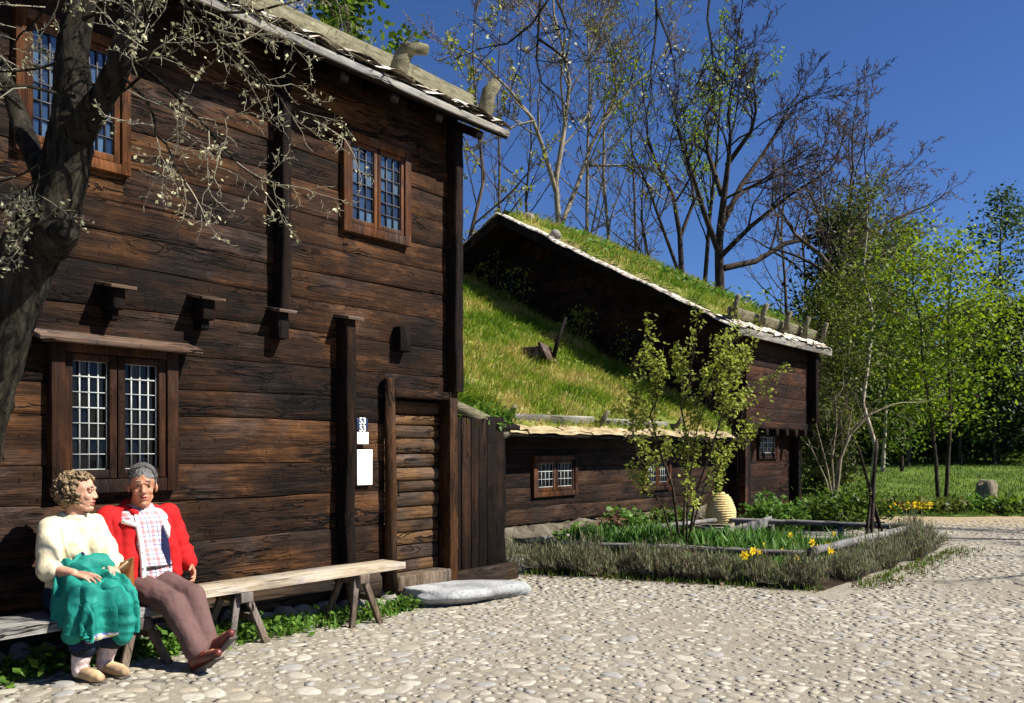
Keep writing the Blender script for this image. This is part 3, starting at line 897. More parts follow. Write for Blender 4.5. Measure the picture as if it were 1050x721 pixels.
rf = MB()
rf.add(slab(CEY, CEZ, CR, CEZ + CSL * (CR - CEY), .06, CX0 - .05, CX1 - .02), BOXF)
rf.add(slab(22.9, CEZ, CR + .002, CEZ + CSL * (CR - CEY), .06, CX0 - .05, CX1 - .02), [f[::-1] for f in BOXF])
croof = rf.build('roof', M['log_y'], cottage)
mb = MB(); bark_edge(mb, CX0 - .05, CX1 - .3, CEY, CEZ + .0, sl=CSL, wid=.14, over=.04, droop=.035, ws=(.35, .9)); bark_edge(mb, CX0 - .1, CX1 - .4, CEY + .05, CEZ + .03, sl=CSL, wid=.12, over=.03, droop=.02, ws=(.35, .9))
m = NT('birch_bark_tan'); f = m.noise(m.coord((3, 9, 9), island=7), 1.4, 6); m.bump(f, .5, .02)
M['bark_tan'] = m.out(m.ramp(f, [(.32, (.10, .07, .03)), (.5, (.28, .21, .11)), (.7, (.44, .35, .20))]), .7, .3)
mb.build('bark_edge', M['bark_tan'], croof, smooth=True)
ctop = turf(croof, CX0 - .03, CX1 - .03, CEY + .13, CEZ + CSL * .13, CR, CSL, 80000, thick=.14, h=.115, amp=.13, seed=3, back=True)
# weight boards along the eave
for a_, b_ in ((7.05, 8.9), (9.1, 11.1), (11.4, 13.4)):
    mb = MB(); mb.bar((a_, CEY + .2, CEZ + .2), (b_, CEY + .21, CEZ + .2 + random.uniform(-.02, .02)), .05, .15, up=(0, -.5, 1)); mb.build('weight_board', M['grey_x'], croof, bevel=.01)
for x in (8.95, 11.2, 13.6):
    mb = MB(); mb.tube([(x, CEY + .3, CEZ + .2), (x, CEY + .12, CEZ + .19), (x + .02, CEY + .06, CEZ + .28), (x + .06, CEY + .02, CEZ + .38)], [.04, .045, .04, .03], 7); mb.build('roof_hook', M['weight_log'], croof, smooth=True)
# creeping green plants at the roof's near end
mb = MB(); pts = []
for _ in range(2600):
    x = random.uniform(7.0, 8.3); y = CEY + .12 + abs(random.gauss(0, .45))
    if n1(x * 2, y * 2, 4) > -.15: pts.append((x, y, ctop(x, max(y, CEY + .25)) + random.uniform(-.05, .12)))
leaf_quads(mb, pts, .045)
g = mb.build('roof_creeper', M['leaf_weed'], croof); g['kind'] = 'stuff'
mb = MB(); pts = []
for x, y in [(random.uniform(7.5, 15), random.uniform(7.6, 14.5)) for _ in range(60)]:
    for k in range(9): pts.append((x + random.gauss(0, .05), y + random.gauss(0, .05), ctop(x, y) + .12 + random.uniform(0, .08)))
leaf_quads(mb, pts, .03); g = mb.build('roof_flowers', M['bud_yellow'], croof); g['kind'] = 'stuff'
# tall weeds against the loft gable
for px, py in ((485, 298), (522, 275), (535, 290), (585, 345), (592, 340), (640, 385), (600, 352), (495, 300), (508, 300)):
    X = CX1 - .25; u = (px - 525) / FPX; Y = X * (DY + u * RY) / (DX + u * RX)
    Y = min(Y, CR - .2); z0 = ctop(X, Y); hh = random.uniform(.5, 1.1)
    mb = MB(); s = MB(); s.tube([(X, Y, z0), (X + .03, Y - .05, z0 + hh * .6), (X, Y - .1, z0 + hh)], [.01, .008, .004], 4)
    leaf_quads(mb, [(X + random.gauss(0, .09), Y + random.gauss(0, .13), z0 + hh * random.uniform(.1, 1)) for _ in range(70)], .05)
    w = mb.build('roof_weed', M['leaf_shrub'], croof); s.build('stem', M['twig_brown'], w)
# smoke hatch: a bark lid propped on a stick
hp = Vector((0, 0, 0)); X = 12.5; u = (550 - 525) / FPX; Y = X * (DY + u * RY) / (DX + u * RX)
zt = ctop(X, Y)
mb = MB(); mb.box((X - .22, Y - .28, zt - .1), (X + .22, Y - .22, zt + .26), rot=(-.5, .1, .2)); mb.box((X - .2, Y - .2, zt - .1), (X - .15, Y + .2, zt + .2)); mb.box((X + .15, Y - .2, zt - .1), (X + .2, Y + .2, zt + .2))
hatch = mb.build('smoke_hatch', M['cap'], croof, bevel=.01)
mb = MB(); mb.tube([(X + .1, Y - .3, zt), (X + .25, Y - .32, zt + .4), (X + .42, Y - .34, zt + .75)], [.045, .04, .03], 6); mb.build('prop_stick', M['post'], hatch)
mb = MB(); mb.box((X - .12, Y - .12, zt + .0), (X + .12, Y + .2, zt + .05)); mb.build('opening', M['dark'], hatch)  # near-black slab paints the shade inside the hatch

# corner post, beam and plank screen between the two houses
px_, py_ = on_h(510, 592, 0.0).x, on_h(510, 592, 0.0).y
mb = MB(); rows = []
for z in np.linspace(0, 1.6, 22):
    w = .085 + .02 * n1(z * 3, 1) + .012 * n1(z * 11, 2)
    rows.append([(px_ + w * math.cos(t) * 1.05, py_ + w * math.sin(t) * 1.05, z) for t in np.linspace(.78, .78 + 2 * math.pi, 5)])
    rows[-1] = [(x + .012 * n1(z * 6, i), y, z) for i, (x, y, z) in enumerate(rows[-1])]; rows[-1][-1] = rows[-1][0]
mb.grid(np.array(rows)[:, ::-1]); mb.build('corner_post', M['post'], cottage)
mb = MB(); mb.tube([(6.5, 5.98, 1.86), (px_ - .3, py_ - .05, 1.72), (px_ + .12, py_ - .02, 1.58)], [.06, .075, .07], 8); mb.tube([(px_, py_ - .1, 1.60), (px_ + .05, 6.8, 1.6), (px_ + .1, YC, 1.62)], [.08, .085, .08], 8); mb.build('porch_beam', M['weight_log'], cottage, smooth=True)
porch = MB(); porch.add(slab(py_ - .12, 1.66, 7.7, 2.25, .05, 6.5, px_ + .25), BOXF); pr = porch.build('porch_roof', M['log_y'], cottage)
t2 = turf(pr, 6.52, px_ + .22, py_ - .02, 1.70, 7.6, .42, 5000, thick=.1, h=.12, step=.12, amp=.03, seed=12)
mb = MB(); pts = [(random.uniform(6.5, px_ + .25), y, 0) for y in (py_ - .12 + abs(np.random.default_rng(3).normal(0, .35, 900)))]
leaf_quads(mb, [(x, y, t2(x, max(y, py_)) + random.uniform(-.08, .1)) for x, y, _ in pts], .04); g = mb.build('porch_creeper', M['leaf_weed'], pr); g['kind'] = 'stuff'
mb = MB(); x = 6.47
while x < px_ - .16:
    w = random.uniform(.1, .16); mb.box((x, 6.0 + random.uniform(-.012, .012), .1), (x + w - .008, 6.05, 1.75)); x += w
mb.build('plank_screen', M['post'], cottage, bevel=.006)  # dark timber paints in the porch shade on these planks
mb = MB(); mb.box((px_ - .13, 6.15, .12), (px_ - .05, 7.5, 1.6)); mb.build('side_boards', M['log_y'], cottage)
mb = MB(); mb.box((6.42, 5.9, -.02), (px_ + .1, 6.04, .17)); mb.build('sill_log', M['sill'], cottage, bevel=.02)

# ================================================================== loft house behind
LX0, LX1 = 15.95, 19.3
LYU, LYL = 7.0, 7.36
LEY, LEZ = 6.72, 3.60
LR = 12.25
loft = thing('loft_house', 'dark log loft house with jettied upper floor and shaded gable', 'house', (17.6, 9, 0))
gtop = lambda a: LEZ - .12 + .526 * (a - LEY if a < LR else 2 * LR - a - LEY)
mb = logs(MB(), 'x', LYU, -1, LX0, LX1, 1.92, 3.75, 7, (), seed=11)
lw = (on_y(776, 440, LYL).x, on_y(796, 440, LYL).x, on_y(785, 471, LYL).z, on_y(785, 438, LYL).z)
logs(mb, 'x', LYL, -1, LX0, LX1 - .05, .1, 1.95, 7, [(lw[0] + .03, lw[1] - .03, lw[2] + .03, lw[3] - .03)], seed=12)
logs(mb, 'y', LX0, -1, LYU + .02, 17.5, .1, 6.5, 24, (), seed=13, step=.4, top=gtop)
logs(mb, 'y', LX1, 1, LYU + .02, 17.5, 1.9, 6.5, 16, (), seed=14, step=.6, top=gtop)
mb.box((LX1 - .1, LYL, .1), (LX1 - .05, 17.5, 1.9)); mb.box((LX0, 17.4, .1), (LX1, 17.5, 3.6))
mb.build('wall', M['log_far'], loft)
mb = MB(); mb.box((LX0 + .1, LYL + .2, .2), (LX1 - .15, LYL + .25, 3.6)); mb.build('dark_backing', M['dark'], loft)  # unlit loft interior put in as a near-black sheet
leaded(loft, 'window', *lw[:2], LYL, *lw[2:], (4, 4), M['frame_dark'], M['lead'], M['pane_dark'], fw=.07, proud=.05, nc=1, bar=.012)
mb = MB(); mb.box((LX0, LYU - .03, 1.80), (LX1 + .04, LYU + .2, 1.935)); mb.build('jetty_beam', M['log_far'], loft, bevel=.02)
for x in np.arange(LX0 + .15, LX1, .52):
    mb = MB(); mb.box((x, LYU - .12, 1.66), (x + .14, LYL + .2, 1.795)); mb.build('joist_end', M['post'], loft, bevel=.015)
for x, z0, z1, yy in ((LX1 - .04, 1.95, 3.6, LYU), (LX1 - .12, .05, 1.65, LYL), (LX0 + .05, .05, 1.65, LYL), (LX0 + .5, .05, 1.65, LYL)):
    mb = MB(); mb.box((x - .08, yy - .2, z0), (x + .1, yy + .03, z1)); mb.build('corner_post', M['post'], loft, bevel=.02)
rf = MB(); lx0, lx1 = 14.85, 19.75
lzr = LEZ + .526 * (LR - LEY)
rf.add(slab(LEY, LEZ, LR, lzr, .1, lx0, lx1), BOXF); rf.add(slab(2 * LR - LEY, LEZ, LR + .002, lzr, .1, lx0, lx1), [f[::-1] for f in BOXF])
lroof = rf.build('roof', M['log_y'], loft)
mb = MB(); mb.bar((lx0 + .02, LEY - .05, LEZ - .09), (lx0 + .02, LR, lzr - .08), .07, .18); mb.bar((lx0 + .02, 2 * LR - LEY + .05, LEZ - .09), (lx0 + .02, LR + .003, lzr - .08), .07, .18); mb.build('barge_board', M['post'], lroof, bevel=.008)
mb = MB(); mb.box((lx0, LEY - .035, LEZ - .13), (lx1 + .1, LEY - .006, LEZ + .01)); mb.build('eave_board', M['grey_x'], lroof, bevel=.004)
mb = MB(); bark_edge(mb, lx0, lx1, LEY, LEZ + .02, sl=.526, wid=.32, over=.05, droop=.02); bark_edge(mb, lx0, lx1 - .05, LEY + .07, LEZ + .07, sl=.526, over=.03)
mb.build('bark_edge', M['birch_bark'], lroof, smooth=True)
# bark along the gable verge
mb = MB()
for sg in (1, -1):
    t = 0.0; Lh = LR - LEY
    while t < Lh:
        w = random.uniform(.25, .9); rows = []; lay = random.uniform(.0, .055)
        for k in np.linspace(0, 1, 5):
            y = min(t + k * (w + .08), Lh); Y = LEY + y if sg > 0 else 2 * LR - LEY - y
            rows.append([(lx0 + dx_, Y, LEZ + .526 * y + dz_ + lay + .035 * n1(y * 5, dx_ * 9) + .02 * n1(y * 14, 3)) for dx_, dz_ in ((-.07, -.02), (-.05, .02), (.05, .03), (.2, .03), (.34, .03))])
        V = np.array(rows); mb.grid(V[:, ::-1] if sg > 0 else V); t += w
mb.build('verge_bark', M['birch_bark'], lroof, smooth=True)
ltop = turf(lroof, lx0 + .22, lx1 - .02, LEY + .3, LEZ + .526 * .3, LR, .526, 15000, thick=.17, h=.13, amp=.06, seed=21, back=True)
for a_, b_ in ((15.1, 16.2), (16.3, 17.4), (17.5, 18.5), (18.55, 19.6)):
    mb = MB(); mb.bar((a_, LEY + .24, LEZ + .33), (b_, LEY + .24, LEZ + .33), .12, .2, up=(0, -.4, 1)); mb.build('weight_log', M['weight_log'], lroof, bevel=.03)
for x in (14.98, 16.25, 17.45, 18.5, 19.6):
    mb = MB(); mb.tube([(x, LEY + .3, LEZ + .2), (x, LEY + .08, LEZ + .22), (x, LEY + .06, LEZ + .42), (x - .03, LEY - .02, LEZ + .58)], [.06, .07, .06, .05], 7)
    mb.build('roof_hook', M['weight_log'], lroof, smooth=True)
for x, y in ((15.1, 10.9), (15.6, 12.0), (18.2, 8.0)):
    mb = MB(); rock(mb, (x, y, ltop(x, min(y, LR)) + .05), (.14, .12, .12), x); mb.build('roof_stone', M['stone'], lroof, smooth=True)
pts = []
for x0, y0, k in ((16.2, 8.6, 260), (17.3, 8.2, 200), (18.6, 7.9, 260), (15.6, 9.8, 160), (16.0, 11, 120)):
    pts += [(x0 + random.gauss(0, .35), y0 + random.gauss(0, .4), 0) for _ in range(k)]
mb = MB(); leaf_quads(mb, [(x, y, ltop(x, y) + random.uniform(.02, .25)) for x, y, _ in pts], .06); g = mb.build('roof_weeds', M['leaf_weed'], lroof); g['kind'] = 'stuff'
# ================================================================== trees
def tree_grow(mb, tw, tips, p0, d0, L, r0, lev, prm, rnd):
    """one branch and everything it carries; wood goes to mb, fine twigs to tw, leaf points to tips"""
    n = max(3, min(9, int(L / prm.get('seg', .5)) + 2))
    pts = [Vector(p0)]; d = Vector(d0).normalized()
    wob = prm['wob'] * (1 + .3 * lev)
    for i in range(n):
        d = (d + Vector((rnd.gauss(0, wob), rnd.gauss(0, wob), rnd.gauss(0, wob) + prm['up'] / n))).normalized()
        pts.append(pts[-1] + d * (L / n))
    limb(mb, tw, tips, pts, r0, r0 * (.35 if lev < prm['lev'] else .4), lev, prm, rnd)


def limb(mb, tw, tips, pts, r0, r1, lev, prm, rnd, start=None):
    rad = np.linspace(r0, r1, len(pts))
    tgt = mb if (lev <= prm.get('woodlev', 1)) else tw
    tgt.tube(pts, rad, 8 if r0 > .08 else (5 if r0 > .025 else 3), cap=False)
    L = sum((b - a).length for a, b in zip(pts, pts[1:]))
    if lev >= prm['lev']:
        for i in range(1, len(pts)):
            for _ in range(prm.get('tipn', 1)): tips.append(pts[i] + Vector((rnd.gauss(0, 1), rnd.gauss(0, 1), rnd.gauss(0, 1))) * prm.get('spread', .1))
        return
    k = max(2, int(prm['kids'][min(lev, len(prm['kids']) - 1)] * rnd.uniform(.8, 1.2)))
    s0 = prm.get('start', .25) if start is None else start
    for j in range(k):
        t = s0 + (1 - s0) * (j + rnd.random()) / k
        f = t * (len(pts) - 1); i = min(int(f), len(pts) - 2)
        p = pts[i].lerp(pts[i + 1], f - i); ax = (pts[i + 1] - pts[i]).normalized()
        a = rnd.uniform(*prm['ang']); az = rnd.uniform(0, 6.283)
        q = ax.cross(Vector((0, 0, 1)) if abs(ax.z) < .9 else Vector((1, 0, 0))).normalized(); q = Matrix.Rotation(az, 3, ax) @ q
        dd = ax * math.cos(a) + q * math.sin(a)
        if 'bias' in prm: dd += Vector(prm['bias']) * .3
        l2 = prm['ratio'] * L * rnd.uniform(.65, 1.15) * (1.15 - .6 * t)
        if 'maxl' in prm: l2 = min(l2, prm['maxl'] / (1.6 ** lev))
        rr = min(r0 + (r1 - r0) * t, 1) * rnd.uniform(.42, .62)
        tree_grow(mb, tw, tips, p, dd, l2, max(rr, prm.get('rmin', .006)), lev + 1, prm, rnd)
    # leader goes on into twigs
    tree_grow(mb, tw, tips, pts[-1], pts[-1] - pts[-2], L * prm['ratio'] * .7, max(r1, prm.get('rmin', .006)), lev + 1, prm, rnd)


def make_tree(name, label, cat, limbs, prm, wood_m, twig_m, leaf_m=None, leaf=.06, nleaf=1.0, seed=1, group=None, leafsel=None, start=None):
    """limbs: list of (points, r0, r1, level)"""
    rnd = random.Random(seed)
    mb, tw, tips = MB(), MB(), []
    base = Vector(limbs[0][0][0])
    for pts, r0, r1, lev in limbs:
        limb(mb, tw, tips, [Vector(p) for p in pts], r0, r1, lev, prm, rnd, start if lev == 0 else None)
    t = thing(name, label, cat, base, group)
    mb.build('trunk', wood_m, t, smooth=True)
    mats = [twig_m]
    if leaf_m:
        if leafsel: tips = [p for p in tips if leafsel(p, rnd)]
        k = max(1, int(len(tips) * nleaf)) if nleaf <= 1 else len(tips)
        P = np.array([tuple(p) for p in (rnd.sample(tips, k) if nleaf <= 1 and tips else tips)])
        if nleaf > 1 and len(P): P = np.repeat(P, int(nleaf), 0) + RNG.normal(0, leaf * 1.6, (len(P) * int(nleaf), 3))
        if len(P): leaf_quads(tw, P, leaf, m=1)
        mats.append(leaf_m)
    c = tw.build('crown', mats, t)
    c['leafpts'] = len(tips)
    return t


def pxs(z, *pts, dz=None):
    """trunk points picked in the photo, at about z metres, swaying in depth"""
    out = []
    for i, (a, b) in enumerate(pts):
        out.append(at(a, b, z + (dz[i] if dz else 0)))
    return out


def ground_at(px, z):
    p = at(px, 459, z); return Vector((p.x, p.y, gh(p.x, p.y) - .05))


BARE = dict(lev=4, kids=(10, 7, 6, 5), ang=(.45, .95), ratio=.52, wob=.10, up=.25, seg=.7, rmin=.011, spread=.03, woodlev=2)

# the big dark bare oak behind the loft house
z = 34
T = ground_at(741, z)
prm = dict(BARE, lev=5, kids=(7, 6, 5, 5, 4), wob=.12, rmin=.013)
make_tree('bare_oak', 'big dark bare oak, the widest crown rising over the loft house roof', 'tree', [
    ([T, at(739, 330, z), at(737, 250, z), at(741, 200, z)], .30, .24, 9) if False else ([T, at(739, 330, z), at(737, 250, z), at(742, 205, z), at(747, 165, z - .5), at(749, 135, z - 1)], .24, .05, 0),
    (pxs(z, (738, 262), (722, 218), (712, 185), (700, 152), (694, 128), dz=(0, -.4, -1, -1.5, -2)), .12, .035, 1),
    (pxs(z, (739, 235), (760, 190), (780, 162), (795, 138), (805, 118), dz=(0, .5, 1, 1.2, 1)), .12, .04, 1),
    (pxs(z, (740, 262), (770, 232), (810, 200), (850, 175), dz=(0, -.5, -1, -1.5)), .11, .04, 1),
    (pxs(z, (742, 275), (775, 268), (805, 250), (850, 240), (890, 250), dz=(0, .5, 1.2, 1.4, 1.5)), .13, .04, 1),
    (pxs(z, (740, 200), (727, 160), (722, 135), (728, 108), dz=(0, .5, 1, 1.4)), .11, .03, 1),
    (pxs(z, (745, 170), (770, 135), (775, 115), (774, 95), dz=(0, -.8, -1.2, -1.8)), .10, .03, 1)],
    prm, M['bark_dark'], M['twig_dark'], seed=3, start=.5)

# bare spreading tree to its right
z = 30
T = ground_at(872, z)
prm = dict(BARE, lev=5, kids=(7, 6, 5, 4, 4), wob=.12, rmin=.012, up=.1)
make_tree('bare_tree', 'bare brown tree with a wide domed crown above the dark conifer', 'tree', [
    ([T, at(870, 420, z), at(866, 330, z), at(862, 285, z), at(868, 240, z), at(872, 205, z)], .2, .05, 0),
    (pxs(z, (862, 290), (842, 262), (815, 240), (800, 215), dz=(0, -.5, -1, -1.5)), .1, .03, 1),
    (pxs(z, (864, 275), (885, 245), (915, 225), (940, 215), dz=(0, .5, 1, 1)), .1, .03, 1),
    (pxs(z, (864, 290), (890, 268), (925, 255), (955, 262), dz=(0, -.5, -1, -1)), .09, .03, 1),
    (pxs(z, (866, 262), (850, 230), (846, 200), dz=(0, .5, 1)), .08, .03, 1),
    (pxs(z, (867, 250), (890, 215), (897, 190), dz=(0, .5, 1)), .08, .03, 1)],
    prm, M['bark_brown'], M['twig_brown'], seed=5, start=.5)

# pale barked ash with three stems behind the gable
z = 31
T = ground_at(575, z)
prm = dict(BARE, lev=5, kids=(9, 7, 6, 5, 4), rmin=.013, wob=.11)
make_tree('ash_tree', 'bare ash with pale sunlit bark forking into three tall stems', 'tree', [
    ([T, at(575, 330, z), at(573, 235, z), at(570, 185, z), at(579, 130, z), at(584, 85, z), at(576, 45, z), at(568, 15, z)], .14, .04, 0),
    (pxs(z, (571, 200), (558, 155), (546, 122), (522, 92), (490, 60), dz=(0, -.5, -1, -1.6, -2)), .09, .03, 1),
    (pxs(z, (575, 232), (592, 190), (606, 150), (620, 122), (648, 90), (668, 70), dz=(0, .4, .9, 1.3, 1.6, 2)), .10, .03, 1),
    (pxs(z, (604, 170), (645, 170), (668, 192), dz=(.8, .5, .2)), .06, .03, 1),
    (pxs(z, (620, 122), (632, 95), (628, 60), (620, 30), dz=(1.3, 1.5, 1.2, 1)), .07, .025, 1),
    (pxs(z, (548, 124), (530, 128), (505, 143), dz=(-1, -1.2, -1.4)), .05, .02, 1)],
    prm, M['bark_pale'], M['twig_grey'], M['bud_yellow'], leaf=.07, nleaf=.03, seed=8, start=.45)

# slim poles beside it and other thin trees over the roofs
SLIM = dict(BARE, lev=4, kids=(16, 6, 5, 4), ang=(.5, 1.1), ratio=.30, wob=.06, up=.3, rmin=.012)
slim = [
    (607, 33, 20, 'bare', 'slim pale pole of a tree, left one of the close pair behind the gable roof', M['bark_pale'], M['twig_grey'], 8),
    (624, 33, 60, 'bare', 'slim pale pole of a tree, right one of the close pair behind the gable roof', M['bark_pale'], M['twig_grey'], 9),
    (484, 26, 55, 'leafy', 'thin dark tree with yellow green buds standing just past the tall house corner', M['bark_brown'], M['twig_brown'], 10),
    (541, 36, 95, 'bare', 'thin dark bare tree behind the forked ash, nearest the gable peak', M['bark_dark'], M['twig_brown'], 11),
    (512, 40, 40, 'bare', 'faint bare tree with purple brown twigs between the thin budding tree and the gable peak', M['bark_brown'], M['twig_brown'], 12),
    (655, 40, 90, 'bare', 'slender brown tree full of fine twigs in the gap between ash and oak', M['bark_brown'], M['twig_brown'], 13),
    (668, 36, 180, 'bare', 'short bare tree low over the turf roof just before the leaning stem', M['bark_dark'], M['twig_brown'], 14),
    (800, 42, 150, 'bare', 'bare brown tree low behind the roof hooks of the loft house', M['bark_brown'], M['twig_brown'], 15),
    (830, 38, 210, 'bare', 'low twiggy tree filling in beside the far end of the loft roof', M['bark_brown'], M['twig_brown'], 16)]
for px, z, py, kind, lab, wm, tm, sd in slim:
    T = ground_at(px, z); rr = random.Random(sd)
    top = at(px + rr.uniform(-8, 8), py, z); k = 7
    pts = [T.lerp(top, i / k) + Vector((rr.gauss(0, .12), rr.gauss(0, .12), 0)) * (0 < i) for i in range(k + 1)]
    make_tree('slender_tree', lab, 'tree', [(pts, .12, .025, 0)], dict(SLIM, maxl=3.6), wm, tm, M['bud_yellow'], leaf=.08, nleaf=.16 if kind == 'leafy' else .012, seed=sd, start=.3)

# dark leaning stems with fresh leaves left of the oak
z = 32
T = ground_at(702, z)
make_tree('budding_tree', 'dark thin tree with a cap of fresh yellow green leaves left of the oak', 'tree', [
    ([T, at(700, 300, z), at(697, 240, z), at(690, 200, z), at(672, 165, z), at(664, 140, z)], .13, .03, 0),
    (pxs(z, (697, 245), (712, 205), (706, 165), (716, 128), dz=(0, .3, .6, .8)), .08, .025, 1),
    (pxs(z, (700, 290), (680, 235), (664, 190), (650, 160), dz=(0, -.4, -.8, -1)), .08, .025, 1)],
    dict(BARE, lev=3, kids=(7, 7, 5), rmin=.009), M['bark_dark'], M['twig_dark'], M['leaf_bright'], leaf=.075, nleaf=2, seed=21, start=.5,
    leafsel=lambda p, r: p.z > 8.5 and r.random() < .7)
z = 36
T = ground_at(722, z)
make_tree('budding_tree', 'young tree whose bright yellow leaves show between the bare oak limbs', 'tree', [
    ([T, at(722, 300, z), at(728, 220, z), at(735, 160, z), at(738, 110, z)], .12, .03, 0)],
    dict(BARE, lev=3, kids=(12, 6, 4), ratio=.32, rmin=.009), M['bark_dark'], M['twig_dark'], M['leaf_bright'], leaf=.075, nleaf=2, seed=22, start=.4)

# green top just over the tall house roof
T = ground_at(352, 26)
make_tree('leafy_tree', 'leafy green treetop just showing over the roof ridge of the tall house', 'tree', [
    ([T, at(352, 200, 26), at(350, 90, 26), at(356, 14, 26)], .15, .03, 0)],
    dict(BARE, lev=3, kids=(9, 6, 5), ratio=.3, rmin=.012), M['bark_brown'], M['twig_brown'], M['leaf_mid'], leaf=.16, nleaf=2, seed=23, start=.6)

# ------------------------------------------------------------------ the wood on the right
def cloud_tree(name, label, cat, px, z, py, wpx, trunk_m, leaf_m, nl, leaf, seed, shape='round', base_py=None, r=.1, lean=0, group=None, holes=.0, low=.25):
    """trunk with limbs and a crown of separate leaves gathered in clumps around the branch tips"""
    rnd = random.Random(seed)
    T = ground_at(px, z); top = at(px + lean, py, z); H = top.z - T.z; W = wpx / FPX * z / 2
    k = 7; mb = MB(); tw = MB()
    pts = [T.lerp(top, i / k) + Vector((rnd.gauss(0, .02 * H * .4), rnd.gauss(0, .02 * H * .4), 0)) * (i > 0) for i in range(k + 1)]
    mb.tube(pts, np.linspace(r, r * .15, k + 1), 7, cap=False)
    P = []
    nb = 34 if shape != 'cone' else 70
    for b in range(nb):
        t = low + (1 - low) * (b + rnd.random()) / nb
        f = t * k; i = min(int(f), k - 1); p = pts[i].lerp(pts[i + 1], f - i)
        s = (t - low) / (1 - low)
        if shape == 'cone': w = W * (1.05 - s) ** .8
        else: w = W * (math.sin(math.pi * min(1, .18 + .82 * s)) ** .6)
        az = rnd.uniform(0, 6.283); rise = rnd.uniform(.1, .7) if shape != 'cone' else rnd.uniform(-.35, .1)
        e = p + Vector((math.cos(az), math.sin(az), rise)) * w * rnd.uniform(.55, 1.05)
        mid = p.lerp(e, .5) + Vector((rnd.gauss(0, .05), rnd.gauss(0, .05), .05)) * w
        tw.tube([p, mid, e], [max(.012, r * .28 * (1 - s)), .012, .006], 4, cap=False)
        for c in range(4 if shape != 'cone' else 3):
            q = mid.lerp(e, rnd.uniform(0, 1.1)) + Vector((rnd.gauss(0, .16), rnd.gauss(0, .16), rnd.gauss(0, .12))) * w
            tw.tube([mid.lerp(e, rnd.random()), q], [.008, .004], 3, cap=False)
            sz = rnd.uniform(.10, .24) * W + .12
            m_ = int(nl / (nb * 4) * rnd.uniform(.3, 1.8))
            P.append(np.array(q)[None] + RNG.normal(0, sz, (m_, 3)) * (1, 1, .7 if shape != 'cone' else .35))
    t = thing(name, label, cat, T, group)
    mb.build('trunk', trunk_m, t, smooth=True)
    leaf_quads(tw, np.vstack(P), leaf, m=1)
    tw.build('crown', [M['twig_dark'], leaf_m], t)
    return t


ct = cloud_tree
ct('conifer', 'dark evergreen conifer rising behind the bare domed tree', 'tree', 868, 36, 222, 110, M['bark_dark'], M['leaf_conifer'], 26000, .13, 31, 'cone', low=.15)
ct('conifer', 'dark evergreen at the far right edge of the wood, below the airy tall tree', 'tree', 1024, 34, 318, 95, M['bark_dark'], M['leaf_conifer'], 15000, .13, 32, 'cone', low=.1)
ct('tall_tree', 'tall airy blue green tree standing alone against the sky at the far right', 'tree', 1026, 48, 200, 66, M['bark_dark'], M['leaf_dark'], 2600, .13, 33, low=.55, r=.16)
ct('leafy_tree', 'young light green tree rising behind the twin dark stems', 'tree', 930, 33, 236, 90, M['bark_brown'], M['leaf_bright'], 3000, .11, 34, low=.4)
ct('birch_tree', 'slender birch with orange pale trunk standing at the lawn edge', 'tree', 894, 24, 190, 95, M['bark_birch'], M['leaf_olive'], 4200, .06, 35, low=.35, r=.075, lean=-9)
ct('birch_tree', 'thin white birch just right of the orange trunked one', 'tree', 905, 30, 235, 80, M['bark_birch'], M['leaf_olive'], 3400, .075, 36, low=.35, r=.07, lean=-3)
ct('young_maple', 'young maple with sinuous dark stem and bright leaves, left of the twin stems', 'tree', 962, 21.5, 262, 130, M['bark_dark'], M['leaf_bright'], 2600, .07, 37, low=.3, r=.055, lean=-28)
ct('young_maple', 'young maple with straighter dark stem, right of the twin stems', 'tree', 970, 21.8, 250, 140, M['bark_dark'], M['leaf_bright'], 2600, .07, 38, low=.3, r=.055, lean=8)
ct('leafy_tree', 'bright leafy tree near the right edge above the stump', 'tree', 1020, 33, 300, 110, M['bark_dark'], M['leaf_bright'], 3200, .075, 39, low=.25, r=.08)
ct('leafy_tree', 'olive green tree in thin leaf behind the garden poles', 'tree', 868, 28, 285, 100, M['bark_dark'], M['leaf_olive'], 5200, .075, 40, low=.2, r=.08)
ct('leafy_tree', 'olive green tree in thin leaf right beside the loft house corner', 'tree', 838, 25, 305, 70, M['bark_dark'], M['leaf_olive'], 4200, .07, 41, low=.12, r=.07)
ct('leafy_tree', 'mid green tree between the birches and the young maples', 'tree', 925, 30, 330, 80, M['bark_dark'], M['leaf_mid'], 4500, .09, 42, low=.15, r=.08)
ct('leafy_tree', 'mid green tree in the dark gap behind the young maples', 'tree', 985, 33, 315, 90, M['bark_dark'], M['leaf_mid'], 5200, .1, 43, low=.15, r=.09)
